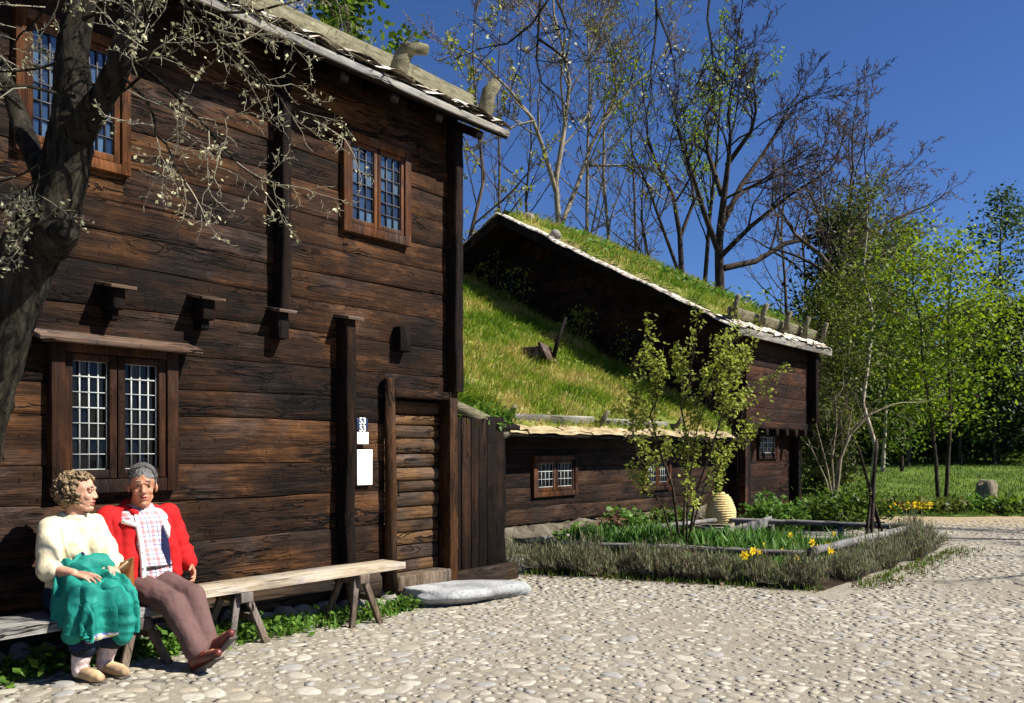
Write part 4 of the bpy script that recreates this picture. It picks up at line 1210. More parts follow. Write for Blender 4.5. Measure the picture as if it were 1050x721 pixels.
# bushes along the top of the lawn
for i, (px, z, py, w, lm, lab) in enumerate((
        (845, 23, 430, 60, 'leaf_olive', 'olive bush hugging the loft house wall corner'),
        (875, 35, 420, 70, 'leaf_mid', 'green bush in front of the birch trunks'),
        (918, 37, 400, 80, 'leaf_mid', 'green bush right behind the crossed garden poles'),
        (950, 36, 425, 60, 'leaf_bright', 'bright bush at the foot of the young maples, on their left'),
        (990, 36, 415, 70, 'leaf_bright', 'bright bush just right of the twin maple stems'),
        (1022, 35, 405, 80, 'leaf_bright', 'large bright bush behind the stump'),
        (1055, 35, 380, 80, 'leaf_mid', 'green bush at the outermost right of the lawn'),
        (1000, 40, 380, 110, 'leaf_mid', 'dull green bush deep in the wood behind the right maple'),
        (900, 42, 375, 110, 'leaf_dark', 'dark bush deep in the wood behind the white birch'),
        (940, 44, 360, 110, 'leaf_dark', 'dark bush deep in the wood between birch and maple'),
        (965, 39, 400, 90, 'leaf_bright', 'light green bush straight behind the twin maple stems'),
        (890, 38, 410, 80, 'leaf_bright', 'light green bush glimpsed behind the two birch trunks'),
        (1040, 39, 380, 100, 'leaf_bright', 'light green bush deep in the wood at the right edge'),
        (850, 36, 400, 70, 'leaf_bright', 'light green bush seen through the leaning bare stems'),
        (870, 40, 385, 90, 'leaf_mid', 'broad green bush deep behind the bare stems and the poles'),
        (910, 41, 395, 90, 'leaf_bright', 'broad light bush deep behind the white birch'),
        (935, 40, 400, 80, 'leaf_mid', 'broad green bush deep behind the left maple'),
        (978, 42, 385, 90, 'leaf_bright', 'tall light bush deep behind the right maple'),
        (1015, 43, 385, 90, 'leaf_mid', 'tall green bush deep behind the stump'),
        (1060, 41, 370, 90, 'leaf_bright', 'tall light bush past the right end of the lawn'))):
    ct('woodland_bush', lab, 'bush', px, z, py, w, M['bark_dark'], M[lm], 3600, .07 if z < 35 else .1, 60 + i, low=.02, r=.03, lean=random.uniform(-5, 5))
# far wood that reads as one mass
mb = MB(); P = []
for _ in range(420):
    d = random.uniform(46, 85); s = random.uniform(-.45, .72); r = s * d
    x = d * DX + r * RX; y = d * DY + r * RY; g = gh(x, y); hh = random.uniform(5, 9)
    mb.tube([(x, y, g), (x + random.gauss(0, .3), y, g + hh * .5), (x, y, g + hh)], [.14, .09, .03], 4, cap=False)
    for c in range(7):
        q = np.array((x + random.gauss(0, 1.3), y + random.gauss(0, 1.3), g + hh * random.uniform(.05, 1.0)))
        P.append(q[None] + RNG.normal(0, .75, (36, 3)))
leaf_quads(mb, np.vstack(P), .3, m=1)
tag(mb.build('far_wood', [M['bark_dark'], M['leaf_mid']]), 'dark far wood closing the view behind the trees', 'wood', kind='stuff')

# leaning bare stems growing from one stool beside the loft house
z = 19.5
T = ground_at(856, z)
make_tree('bare_shrub', 'clump of leaning bare grey stems beside the loft house corner', 'shrub', [
    ([T, at(862, 470, z), at(872, 445, z), at(892, 425, z), at(915, 415, z)], .05, .018, 1),
    ([T, at(853, 470, z), at(858, 435, z), at(856, 405, z)], .035, .012, 1),
    ([T, at(848, 480, z), at(838, 440, z), at(826, 400, z)], .035, .012, 1),
    ([T, at(858, 480, z), at(868, 455, z), at(874, 415, z)], .03, .012, 1),
    ([T, at(846, 490, z), at(832, 460, z), at(822, 432, z)], .03, .012, 1)],
    dict(BARE, lev=3, kids=(6, 5, 4), rmin=.005, seg=.4), M['bark_pale'], M['twig_grey'], M['leaf_olive'], leaf=.05, nleaf=.5, seed=50)

# a bare tree standing beside the yard, out of the frame: its branches' shadows cross the paving
T = Vector((18.8, -5.2, gh(18.8, -5.2)))
make_tree('bare_tree', 'bare tree beside the courtyard whose branch shadows cross the far paving', 'tree', [
    ([T, T + Vector((.1, .1, 2.5)), T + Vector((.0, .3, 5)), T + Vector((.2, .2, 7.5)), T + Vector((.1, .4, 9.5))], .2, .05, 0),
    ([T + Vector((.1, .1, 3.0)), T + Vector((1.0, .2, 4.5)), T + Vector((2.0, .4, 6))], .11, .03, 1),
    ([T + Vector((.0, .2, 4.0)), T + Vector((-1.0, .3, 5.2)), T + Vector((-2.0, .2, 6.5))], .11, .03, 1)],
    dict(BARE, lev=3, kids=(10, 8, 7), rmin=.02), M['bark_brown'], M['twig_brown'], seed=91, start=.3)
# ================================================================== garden bed
RH = .30
B = [on_h(538, 555, RH), on_h(833, 568, RH), on_h(936, 541, RH), on_h(738, 533, RH)]
m = NT('bed_soil'); f = m.noise(m.coord(), 5, 6); m.bump(m.noise(m.coord(), 26, 6), .9, .05)
M['bed_soil'] = m.out(m.ramp(f, [(.35, (.018, .012, .008)), (.7, (.06, .045, .03))]), .95, .1)
mb = MB(); rows = []
for i in range(26):
    row = []
    for j in range(22):
        s, t = -.13 + 1.26 * i / 25, -.2 + 1.4 * j / 21
        p = B[1].lerp(B[0], s).lerp(B[2].lerp(B[3], s), t)
        e = min(1, i / 3, (25 - i) / 3, j / 3, (21 - j) / 3)
        row.append((p.x, p.y, gh(p.x, p.y) - .03 + (.12 + .03 * n1(p.x * 3, p.y * 3)) * e))
    rows.append(row)
mb.grid(np.array(rows)); ob = tag(mb.build('flower_bed_soil', M['bed_soil'], smooth=True), kind='structure')


def bed(s, t, z=.08):
    """s: 0 at the corner nearest the yard, 1 towards the cottage; t: 0 front, 1 back"""
    p = B[1].lerp(B[0], s).lerp(B[2].lerp(B[3], s), t); return Vector((p.x, p.y, z))


fence = thing('bed_fence', 'low grey rail fence of round poles framing the flower bed', 'fence', (*bed(.5, 0).xy, 0))
def rail(a, b, r, name='rail'):
    mb = MB(); k = 12
    mb.tube([a.lerp(b, i / k) + Vector((.012 * n1(i * .9, a.x), .012 * n1(i * .8, a.y), .014 * n1(i * .7, 3))) for i in range(k + 1)], [r * (1 + .12 * n1(i * 1.1, a.x * 3)) for i in range(k + 1)], 9)
    return mb.build(name, M['rail'], fence, smooth=True)
up = Vector((0, 0, 0))
rail(B[1] + (B[1] - B[0]).normalized() * .05, B[0] + (B[0] - B[1]).normalized() * .15, .032)
rail(B[1] + (B[1] - B[2]).normalized() * .05 + Vector((0, 0, .028)), B[2], .05)
rail(B[2] + (B[2] - B[3]).normalized() * .1 + Vector((0, 0, .01)), B[3], .04)
rail(B[3], B[0], .035)
for a, b, ks in ((B[1], B[0], (0, .5, .87)), (B[1], B[2], (.5, .97)), (B[2], B[3], (.35, .9))):
    for k in ks:
        p = a.lerp(b, k); mb = MB(); mb.tube([(p.x, p.y, -.05), (p.x, p.y, .15), (p.x + .005, p.y, RH - .012)], [.045, .045, .04], 8); mb.build('fence_post', M['rail'], fence, smooth=True)

# plank edging deeper in the bed
edge = thing('plank_edging', 'raised weathered plank edging on short posts behind the tulips', 'edging', (*bed(.35, .75).xy, 0))
pe = [on_h(742, 549, .28), on_h(790, 534, .30), on_h(800, 533, .30)]
mb = MB(); mb.bar(pe[0], pe[1], .05, .14); mb.build('plank', M['rail'], edge, bevel=.008)
pl = pe[0] + (pe[0] - pe[1]).normalized() * .0
mb = MB(); q = on_h(715, 545, .26); mb.bar(pe[0] + Vector((-.02, .05, -.02)), q, .04, .16); mb.build('plank', M['grey_y'], edge, bevel=.008)
for p in (pe[0], pe[1]):
    mb = MB(); mb.box((p.x - .045, p.y - .05, -.02), (p.x + .045, p.y + .04, p.z + .03)); mb.build('post', M['rail'], edge, bevel=.01)

# straw skep
sk = on_h(739, 539, .2); sk = Vector((sk.x, sk.y, .22))
mb = MB(); R_, H_ = .21, .47; turns = 13; pts = []; 
for i in range(turns * 22 + 1):
    t = i / (turns * 22); a = i / 22 * 2 * math.pi; z = H_ * t
    r = R_ * (.93 + .1 * math.sin(min(1, t * 1.6) * math.pi)) * math.sqrt(max(0.0, 1 - max(0, (t - .35) / .65) ** 2.2)) if t < .999 else .01
    pts.append((sk.x + r * math.cos(a), sk.y + r * math.sin(a), sk.z + .02 + z))
mb.tube(pts, .023, 7)
o = mb.build('straw_skep', M['straw'], smooth=True); tag(o, 'domed straw beehive of coiled rope standing behind the leafy shrub', 'beehive')
mb = MB(); mb.box((sk.x - .3, sk.y - .3, .15), (sk.x + .3, sk.y + .3, .195))
st = tag(mb.build('hive_stand', M['grey_x'], bevel=.006), 'low grey plank stand under the straw beehive', 'stand')
for sx in (-.25, .25):
    for sy in (-.25, .25):
        q = MB(); q.box((sk.x + sx - .03, sk.y + sy - .03, .0), (sk.x + sx + .03, sk.y + sy + .03, .147)); q.build('leg', M['grey_y'], st)

# crossed poles
cz = 12.3
pole = thing('bean_poles', 'dark slender poles tied crosswise standing at the bed corner', 'poles', tuple(Vector((at(893, 545, cz).x, at(893, 545, cz).y, 0))))
for (bx, by), (tx, ty), dz in (((888, 548), (900, 455), (-.2, .25)), ((905, 545), (880, 458), (.15, -.2)), ((893, 552), (899, 450), (-.35, .1)), ((903, 542), (893, 505), (.3, 0))):
    a = at(bx, by, cz + dz[0]); b = at(tx, ty, cz + dz[1]); a.z = max(a.z, .02) - .06
    mb = MB(); mb.tube([a.lerp(b, k / 6) + Vector((.01 * n1(k, tx), .01 * n1(k, bx), 0)) for k in range(7)], np.linspace(.028, .018, 7), 7); mb.build('pole', M['bark_dark'], pole, smooth=True)
p = at(893, 508, cz); mb = MB(); mb.tube([(p.x + .05 * math.cos(a), p.y + .05 * math.sin(a), p.z + .004 * a) for a in np.linspace(0, 12, 40)], .006, 5); mb.build('rope', M['straw'], pole)


# ------------------------------------------------------------------ plants
def clump(name, label, cat, c, r, h, n, leaf, mat, stem=M['twig_grey'], group=None, stems=40, seed=0, elong=1.5, up=.3):
    rnd = random.Random(seed); c = Vector(c)
    t = thing(name, label, cat, c, group)
    s = MB(); tips = []
    for i in range(stems):
        a = rnd.uniform(0, 6.28); q = r * math.sqrt(rnd.random()); hh = h * rnd.uniform(.55, 1.12) * (1 - .35 * (q / r) ** 2)
        b = c + Vector((math.cos(a) * q * .5, math.sin(a) * q * .5, -.02)); e = c + Vector((math.cos(a) * q * 1.1, math.sin(a) * q * 1.1, hh))
        mid = b.lerp(e, .5) + Vector((rnd.gauss(0, .03), rnd.gauss(0, .03), .04))
        s.tube([b, mid, e], [.007, .005, .003], 3, cap=False)
        for k in range(max(1, n // stems)):
            f = rnd.random() ** .7; tips.append(b.lerp(mid, f * 2) if f < .5 else mid.lerp(e, f * 2 - 1))
    P = np.array([tuple(p) for p in tips]) + RNG.normal(0, r * .09, (len(tips), 3))
    P[:, 2] = np.maximum(P[:, 2], .01)
    s.build('stems', stem, t)
    l = MB(); leaf_quads(l, P, leaf, up=up, elong=elong); l.build('foliage', mat, t)
    return t


# lavender hedge round the front and the yard side: one bush after another
lav = []
for k in range(13):
    s = k / 12 * .97 - .02; p = B[1].lerp(B[0], s) + (B[1] - B[2]).normalized() * random.uniform(.28, .42); lav.append(p)
for k in range(1, 11):
    s = k / 10 * .95; p = B[1].lerp(B[2], s) + (B[1] - B[0]).normalized() * random.uniform(.10, .20); lav.append(p)
lav.append(B[2] + (B[2] - B[3]).normalized() * .05 + (B[2] - B[1]).normalized() * .02)
for k, p in enumerate(lav):
    last = k == len(lav) - 1; r = random.choice((.2, .26, .3, .38)) * random.uniform(.9, 1.1) if not last else .30; h = random.uniform(.17, .40) if not last else .46; p = p + Vector((random.gauss(0, .05), random.gauss(0, .05), 0))
    t = thing('lavender_bush', 'grey green lavender bush in the hedge round the flower bed' if not last else 'dense olive grey bush closing the hedge at the far yard corner of the bed', 'bush', (p.x, p.y, gh(p.x, p.y)), 'lavender bushes of the hedge' if not last else None)
    S = MB(); q = []; d = []
    for i in range(240):
        a = random.uniform(0, 6.28); rr = math.sqrt(random.random()); hh = h * (1.1 - .6 * rr ** 2) * random.uniform(.5, 1.15)
        b = Vector((p.x + .5 * r * rr * math.cos(a), p.y + .5 * r * rr * math.sin(a), gh(p.x, p.y) - .02)); e = Vector((p.x + 1.15 * r * rr * math.cos(a) + random.gauss(0, .03), p.y + 1.15 * r * rr * math.sin(a) + random.gauss(0, .03), gh(p.x, p.y) + hh))
        m_ = b.lerp(e, .55) + Vector((random.gauss(0, .02), random.gauss(0, .02), .03))
        S.tube([b, m_, e], [.004, .003, .002], 3, cap=False)
        for f in np.linspace(.25, 1.05, 9): q.append(tuple((b.lerp(m_, f / .55) if f < .55 else m_.lerp(e, (f - .55) / .45)) + Vector((random.gauss(0, .008), random.gauss(0, .008), 0))))
    S.build('stems', M['twig_grey'], t)
    l = MB(); blades(l, q, .055, .0035, .55, hv=.5); l.build('foliage', M['leaf_lavender'], t)

# tulip and iris leaves
def sword(name, label, c, n, h, w, mat, r, group=None, seed=0):
    t = thing(name, label, 'plant', c, group); mb = MB(); q = RNG.normal(0, r, (n, 2))
    blades(mb, np.stack([c[0] + q[:, 0], c[1] + q[:, 1], np.full(n, c[2] - .02)], 1), h, w, .28, hv=.3); mb.build('leaves', mat, t); return t
for k in range(26):
    s = .22 + .70 * (k + .5) / 26; tt = random.uniform(.08, .36); p = bed(s, tt)
    sword('tulip_clump', 'clump of broad green tulip leaves in the flower bed', tuple(p), 80, .40, .024, M['leaf_tulip'], .14, 'tulip leaf clumps in the bed')
for k in range(14):
    p = bed(random.uniform(.02, .6), random.uniform(.1, .75))
    sword('daffodil_clump', 'clump of narrow grey green daffodil leaves in the bed', tuple(p), 60, .32, .011, M['leaf_tulip'], .11, 'daffodil leaf clumps in the bed')
# daffodils
def daffodil(p, h, yaw, first=[None]):
    if first[0] is None:
        t = thing('daffodil', None, 'flower', (0, 0, 0), 'yellow daffodils in the bed')
        mb = MB(); mb.tube([(0, 0, 0), (.005, 0, .2), (.02, 0, .27), (.045, 0, .285)], .005, 5); mb.build('stem', M['leaf_tulip'], t)
        mb = MB()
        for i in range(6):
            a = i * math.pi / 3; c, s = math.cos(a), math.sin(a); c2, s2 = -s, c
            mb.add([(.045, .008 * c2, .285 + .008 * s2), (.055, .035 * c + .018 * c2, .285 + .035 * s + .018 * s2), (.048, .062 * c, .285 + .062 * s), (.055, .035 * c - .018 * c2, .285 + .035 * s - .018 * s2)], [(0, 1, 2, 3)])
        mb.build('petals', M['petal'], t)
        mb = MB(); mb.tube([(.045, 0, .285), (.07, 0, .287), (.085, 0, .287)], [.012, .018, .024], 8, cap=False); mb.build('trumpet', M['petal'], t)
        first[0] = t; o = t
    else:
        o = first[0].copy(); COL.objects.link(o)
        for ch in first[0].children:
            c = ch.copy(); COL.objects.link(c); c.parent = o
    o.location = p; o.rotation_euler = (0, 0, yaw); o.scale = (h, h, h)
    o['label'] = 'yellow daffodil flower standing in the flower bed'
    return o
for k, (px, py) in enumerate(((768, 560), (771, 557), (776, 559), (828, 556), (832, 557), (839, 549), (844, 559), (848, 555), (851, 553), (787, 551), (812, 548), (818, 543), (858, 541), (835, 553), (764, 562), (802, 556), (822, 560), (842, 553))):
    q = on_h(px, py, .40); daffodil((q.x + random.gauss(0, .05), q.y + random.gauss(0, .05), .07), random.uniform(.72, .98), random.uniform(-2.6, -.8))
# evergreen low shrubs and other plants behind
for (px, py, z, r, h, lm, lab, n) in (
        (792, 540, 14.2, .55, .62, 'leaf_weed', 'bright green leafy perennial clump in front of the loft house', 1500),
        (868, 543, 15.6, .75, .68, 'leaf_mid', 'low rounded evergreen bush behind the flower bed fence', 2300),
        (838, 545, 15.2, .4, .5, 'leaf_mid', 'small evergreen bush left of the rounded one', 900),
        (600, 560, 11.2, .45, .36, 'leaf_weed', 'fresh green peony clump by the cottage wall', 1100),
        (628, 556, 11.6, .22, .52, 'leaf_red', 'reddish brown shoots standing beside the tulips', 500),
        (570, 575, 10.7, .3, .3, 'leaf_weed', 'small green clump at the fence end near the boulder', 600),
        (640, 535, 13.5, .4, .5, 'leaf_weed', 'green clump under the second cottage window', 900),
        (690, 530, 14.0, .4, .45, 'leaf_mid', 'dark green clump before the straw beehive', 800)):
    p = at(px, py, z); clump('garden_plant', lab, 'plant', (p.x, p.y, .03), r, h, n, .06, M[lm], M['twig_brown'], None, 60, int(px), up=.5)

# the leafy shrub
zs = 10.3
T = at(700, 470, zs); T.z = .05
shrub_prm = dict(lev=3, kids=(8, 6, 4), ang=(.3, .8), ratio=.46, wob=.1, up=.3, seg=.25, rmin=.0028, spread=.035, woodlev=1, tipn=2, maxl=.42)
make_tree('garden_shrub', 'airy multi stemmed shrub with small yellow green leaves in the bed', 'shrub', [
    ([T, at(690, 500, zs), at(676, 460, zs), at(667, 425, zs), at(674, 410, zs), at(673, 402, zs)], .022, .006, 0),
    ([T + Vector((.05, .03, 0)), at(703, 500, zs), at(706, 455, zs), at(698, 415, zs), at(704, 400, zs), at(706, 393, zs)], .02, .006, 0),
    ([T + Vector((.08, 0, 0)), at(714, 505, zs - .2), at(730, 460, zs - .3), at(744, 415, zs - .3), at(749, 400, zs - .3), at(749, 388, zs - .3)], .02, .006, 0),
    ([T + Vector((.1, .05, 0)), at(722, 500, zs + .2), at(742, 465, zs + .3), at(760, 430, zs + .4)], .016, .005, 0),
    ([T + Vector((-.02, .02, 0)), at(680, 520, zs), at(660, 490, zs + .2), at(650, 450, zs + .3), at(648, 425, zs + .3)], .016, .005, 0),
    ([T + Vector((.04, -.03, 0)), at(705, 510, zs - .3), at(715, 440, zs - .4), at(728, 400, zs - .4)], .016, .005, 0)],
    shrub_prm, M['bark_brown'], M['twig_brown'], M['leaf_shrub'], leaf=.034, nleaf=.5, seed=77, start=.22)

# yellow flower border across the path, tufts and stump
for k, px in enumerate((908, 915, 932, 938, 944, 950, 956)):
    z = 18.6; p = ground_at(px, z)
    t = thing('yellow_flowers', 'low cushion of yellow flowers along the lawn edge across the yard', 'flowers', (p.x, p.y, p.z), 'yellow flower cushions on the lawn edge')
    mb = MB(); leaf_quads(mb, np.array((p.x, p.y, p.z + .2)) + RNG.normal(0, 1, (90, 3)) * (.11, .11, .05), .05, elong=1.0); mb.build('petals', M['petal'], t)
    mb = MB(); leaf_quads(mb, np.array((p.x, p.y, p.z + .12)) + RNG.normal(0, 1, (130, 3)) * (.13, .13, .06), .07); mb.build('leaves', M['leaf_mid'], t)
for k, (px, z, r, h, lm, lab) in enumerate(((918, 18.9, .35, .3, 'leaf_red', 'brownish low plant just left of the yellow flowers'), (965, 18.8, .5, .4, 'leaf_olive', 'tuft of olive undergrowth at the foot of the twin maples'),
        (985, 18.9, .4, .35, 'leaf_weed', 'pale green tuft just right of the twin maples'), (1008, 19, .45, .38, 'leaf_weed', 'green tuft in front of the stump'), (1030, 18.7, .5, .4, 'leaf_mid', 'dark green tuft at the right end of the lawn edge'))):
    p = ground_at(px, z); clump('border_plant', lab, 'plant', tuple(p), r, h, 500, .08, M[lm], M['twig_brown'], None, 40, 400 + k)
p = ground_at(1012, 20.5); rr = random.Random(4)
mb = MB(); th = np.linspace(0, 2 * math.pi, 15)
rows = [[(p.x + r * (1 + .18 * n1(math.cos(a) * 1.3, math.sin(a) * 1.3, z * 2)) * math.cos(a), p.y + r * (1 + .18 * n1(math.cos(a) * 1.3, math.sin(a) * 1.3, z * 2)) * math.sin(a), p.z + z * (1 + .12 * math.sin(2 * a))) for a in th] for z, r in ((-.1, .34), (.1, .27), (.3, .23), (.52, .22), (.56, .18), (.54, .01))]
mb.grid(np.array(rows)[:, ::-1]); tag(mb.build('tree_stump', M['bark_pale'], smooth=True), 'pale broken tree stump standing on the lawn slope', 'stump')

# ================================================================== stones and weeds by the wall
def on_wall_ground(px, py): q = on_h(px, py, .02); return q
mb = MB(); a = on_h(408, 603, .16); b = on_h(535, 596, .10); c = (a + b) / 2
d = (b - a); ang = math.atan2(d.y, d.x)
V = ICO_V.copy()
bmi = bmesh.new(); bmesh.ops.create_icosphere(bmi, subdivisions=4, radius=1); V = np.array([v.co[:] for v in bmi.verts]); F = np.array([[v.index for v in f.verts] for f in bmi.faces]); bmi.free()
for k in range(len(V)):
    p_ = V[k]; V[k] = p_ * (1 + .22 * n1(p_[0] * 1.2 + 3, p_[1] * 1.2, p_[2]) + .09 * n1(p_[0] * 3.3, p_[1] * 3.3 + 5, p_[2] * 3) + .03 * n1(p_[0] * 9, p_[1] * 9, p_[2] * 9))
V[:, 0] = np.sign(V[:, 0]) * np.abs(V[:, 0]) ** .85
L_ = d.length / 2
V = V * np.array((L_ * 1.0, .34, .15)); top_ = .06; V[:, 2] = np.where(V[:, 2] > top_, top_ + .12 * (V[:, 2] - top_), V[:, 2])
V[:, 1] *= 1 - .45 * np.clip(V[:, 0] / L_, -.2, 1); V[:, 1] *= 1 - .35 * np.clip(-V[:, 2] / .12, 0, 1)
Rm = np.array(Euler((0, .035, ang)).to_matrix()); mb.add(V @ Rm.T + np.array((c.x + .02, c.y - .05, .075)), tris=F)
m = NT('slab_granite'); f = m.noise(m.coord(), 3, 7, .65); f2 = m.noise(m.coord(), 34, 5, .7); m.bump(m.math('ADD', f, m.math('MULTIPLY', f2, .4)), .5, .04)
cs = m.mix(m.ramp(f2, [(.4, .6), (.5, 0.0)]), m.ramp(f, [(.35, (.20, .205, .20)), (.6, (.37, .38, .375)), (.75, (.50, .51, .50))]), (.13, .13, .13))
M['granite'] = m.out(cs, .75, .3)
tag(mb.build('stone_slab', M['granite'], smooth=True), 'long flat pale granite slab lying as a step below the door', 'stone')
for k, (px, py, sz, lab) in enumerate(((531, 581, (.16, .12, .13), 'rounded pale boulder right behind the stone slab tip'), (546, 578, (.17, .14, .14), 'pale boulder at the cottage footing beside the fence end'), (556, 576, (.10, .1, .1), 'small boulder tucked beside the larger one at the cottage footing'))):
    q = on_h(px, py + 6, .0); mb = MB(); rock(mb, (q.x, q.y, sz[2] * .6), sz, 31 + k, lump=.3); tag(mb.build('boulder', M['stone'], smooth=True), lab, 'stone')
x = -1.2; k = 0
while x < 5.5:
    w = random.uniform(.12, .3); mb = MB(); rock(mb, (x + w / 2, YH - .06 + random.uniform(-.06, .03), gh(x, 5.7) + .03), (w * .6, random.uniform(.1, .16), random.uniform(.08, .13)), 50 + k, lump=.3)
    tag(mb.build('footing_stone', M['stone'], smooth=True), 'grey fieldstone set at the foot of the tall house wall', 'stone', 'fieldstones along the foot of the wall'); x += w * 1.05; k += 1
mb = MB(); P = []
for x0, y0, s, n in ((3.3, 5.45, .22, 900), (3.9, 5.5, .22, 700), (2.7, 5.5, .2, 700), (2.2, 5.45, .25, 600), (4.6, 5.5, .2, 300), (5.35, 5.55, .12, 330), (5.0, 5.45, .1, 140), (3.0, 5.6, .3, 500), (3.6, 5.6, .25, 500)):
    q = RNG.normal(0, s, (n, 2)); q[:, 1] *= .45; P += [(x0 + a, min(y0 + b, 5.74), gh(x0 + a, y0 + b) + abs(random.gauss(0, .055))) for a, b in q]
leaf_quads(mb, P, .035, up=.6)
blades(mb, [(random.uniform(1.6, 5.2), random.uniform(5.3, 5.72), .03) for _ in range(700)], .1, .006, .4)
tag(mb.build('weeds', M['leaf_weed']), 'green weeds growing between the bench legs and the wall', 'weeds', kind='stuff')
# leaf litter and thin grass along the hedge
mb = MB(); P = []
for k in range(1500):
    a, b = ((B[1], B[0]), (B[1], B[2]))[k % 2]; s = random.uniform(-.1, 1.05); o_ = (B[1] - B[2]).normalized() if k % 2 == 0 else (B[1] - B[0]).normalized()
    p = a.lerp(b, s) + o_ * (.45 + abs(random.gauss(0, .2))); P.append((p.x, p.y, gh(p.x, p.y) + .012))
blades(mb, P, .06, .005, .5); leaf_quads(mb, P[:500], .035, m=1, up=2)
tag(mb.build('verge_grass', [M['grass'], M['leaf_red']]), 'thin grass and dry leaves along the foot of the hedge', 'grass', kind='stuff')

# ================================================================== benches
def bench(name, label, x0, x1, yc, w, ht, th, legx, seat_m, leg_m, skew=0.0):
    t = thing(name, label, 'bench', ((x0 + x1) / 2, yc, gh(x0, yc)))
    g = gh((x0 + x1) / 2, yc) * .6
    rows = []; k = 24
    prof = [(-1, -1), (-1, 1), (1, 1), (1, -1)]
    for x in np.linspace(x0, x1, k):
        e = .008 * n1(x * 1.3, seat_m.name.__len__()); wv = .012 * n1(x * .9, 4); sk = skew * (x - x0)
        rows.append([(x, yc + sk + px * (w / 2) + wv * (1 if px > 0 else .6), g + ht - (0 if pz > 0 else th) + e * (pz > 0) - .006 * abs(px) * 0) for px, pz in ((-1, -.8), (-1, .8), (-.96, 1), (.96, 1), (1, .8), (1, -.8), (-1, -.8))])
    V = np.array(rows); V[:, (0, 5, 6), 2] = g + ht - th; V[:, (1, 4), 2] = g + ht - .008
    mb = MB(); mb.grid(V); mb.add(V[0][:6], [(0, 1, 4, 5), (1, 2, 3, 4)]); mb.add(V[-1][:6], [(5, 4, 1, 0), (4, 3, 2, 1)])
    mb.build('seat', seat_m, t)
    for lx in legx:
        yy = yc + skew * (lx - x0)
        mb = MB(); mb.box((lx - .05, yy - w / 2 - .01, g + ht - th - .075), (lx + .05, yy + w / 2 + .03, g + ht - th - .003)); mb.build('cross_beam', leg_m, t, bevel=.008)
        for s in (-1, 1):
            for sx in (-1, 1):
                a = Vector((lx + sx * .035, yy + s * (w / 2 - .06), g + ht - th - .02)); b = Vector((lx + sx * .15, yy + s * (w / 2 + .02), gh(lx, yy) - .01))
                mb = MB(); mb.bar(a, b, .05, .035, up=(0, 1, 0)); mb.build('leg', leg_m, t, bevel=.005)
        mb = MB(); mb.bar((lx + .1, yy - w / 2 + .02, g + .2), (lx + .1, yy + w / 2 - .02, g + .2), .03, .05); mb.build('stretcher', leg_m, t, bevel=.004)
    return t
b2a = on_h(197, 607, .47); b2b = on_h(412, 578, .46)
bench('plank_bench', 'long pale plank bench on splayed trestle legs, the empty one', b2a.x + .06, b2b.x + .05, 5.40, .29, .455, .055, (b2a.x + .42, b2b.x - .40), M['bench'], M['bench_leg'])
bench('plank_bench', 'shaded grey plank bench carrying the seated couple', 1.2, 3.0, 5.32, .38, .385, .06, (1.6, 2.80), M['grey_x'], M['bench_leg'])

# ================================================================== the near tree on the left
zt = 3.9
rnd = random.Random(99)
tm, tw, tips = MB(), MB(), []
Tb = at(-70, 459, zt); Tb.z = gh(Tb.x, Tb.y) - .1
def ring_trunk(mb, pts, rad, sides=36, seed=0, amp=.12):
    P = [Vector(p) for p in pts]; Q = []; Rr = []
    for i in range(len(P) - 1):
        for k in range(12): Q.append(P[i].lerp(P[i + 1], k / 12)); Rr.append(rad[i] + (rad[i + 1] - rad[i]) * k / 12)
    Q.append(P[-1]); Rr.append(rad[-1])
    for _ in range(6): Q = [Q[0]] + [(Q[i - 1] + 2 * Q[i] + Q[i + 1]) / 4 for i in range(1, len(Q) - 1)] + [Q[-1]]
    sub = MB(); sub.tube(Q, Rr, sides, cap=True); V = sub.v[0]
    for i in range(len(V)):
        k = min(i // sides, len(Q) - 1); c = np.array(Q[k]); d_ = V[i] - c
        V[i] = c + d_ * (1 + amp * 1.4 * n1(V[i][0] * 5, V[i][1] * 5, V[i][2] * 3 + seed) + amp * 1.1 * n1(V[i][0] * 14, V[i][1] * 14, V[i][2] * 6) + amp * .9 * n1(V[i][0] * 34, V[i][1] * 34, V[i][2] * 14))
    mb.v += sub.v if mb.n == 0 else sub.v; mb.q += [q + mb.n for q in sub.q]; mb.t += [q + mb.n for q in sub.t]; mb.qm += sub.qm; mb.tm += sub.tm; mb.n += sub.n
ring_trunk(tm, [Tb, at(-68, 620, zt), at(-48, 480, zt), at(-16, 370, zt), at(20, 285, zt), at(46, 230, zt), at(66, 180, zt), at(76, 120, zt), at(74, 60, zt), at(84, -10, zt), at(98, -110, zt)], [.22, .18, .16, .135, .125, .115, .095, .09, .07, .06, .05], seed=3)
ring_trunk(tm, [at(74, 150, zt), at(98, 110, zt - .1), at(122, 70, zt - .2), at(134, 20, zt - .25), at(150, -60, zt - .3), at(200, -150, zt - .4)], [.07, .058, .052, .045, .04, .03], seed=8)
ring_trunk(tm, [at(50, 250, zt), at(62, 240, zt - .12), at(70, 236, zt - .17)], [.09, .07, .05], seed=5)
ring_trunk(tm, [at(60, 210, zt), at(30, 150, zt + .15), at(5, 80, zt + .3), at(-30, 20, zt + .4)], [.06, .045, .035, .025], seed=6)
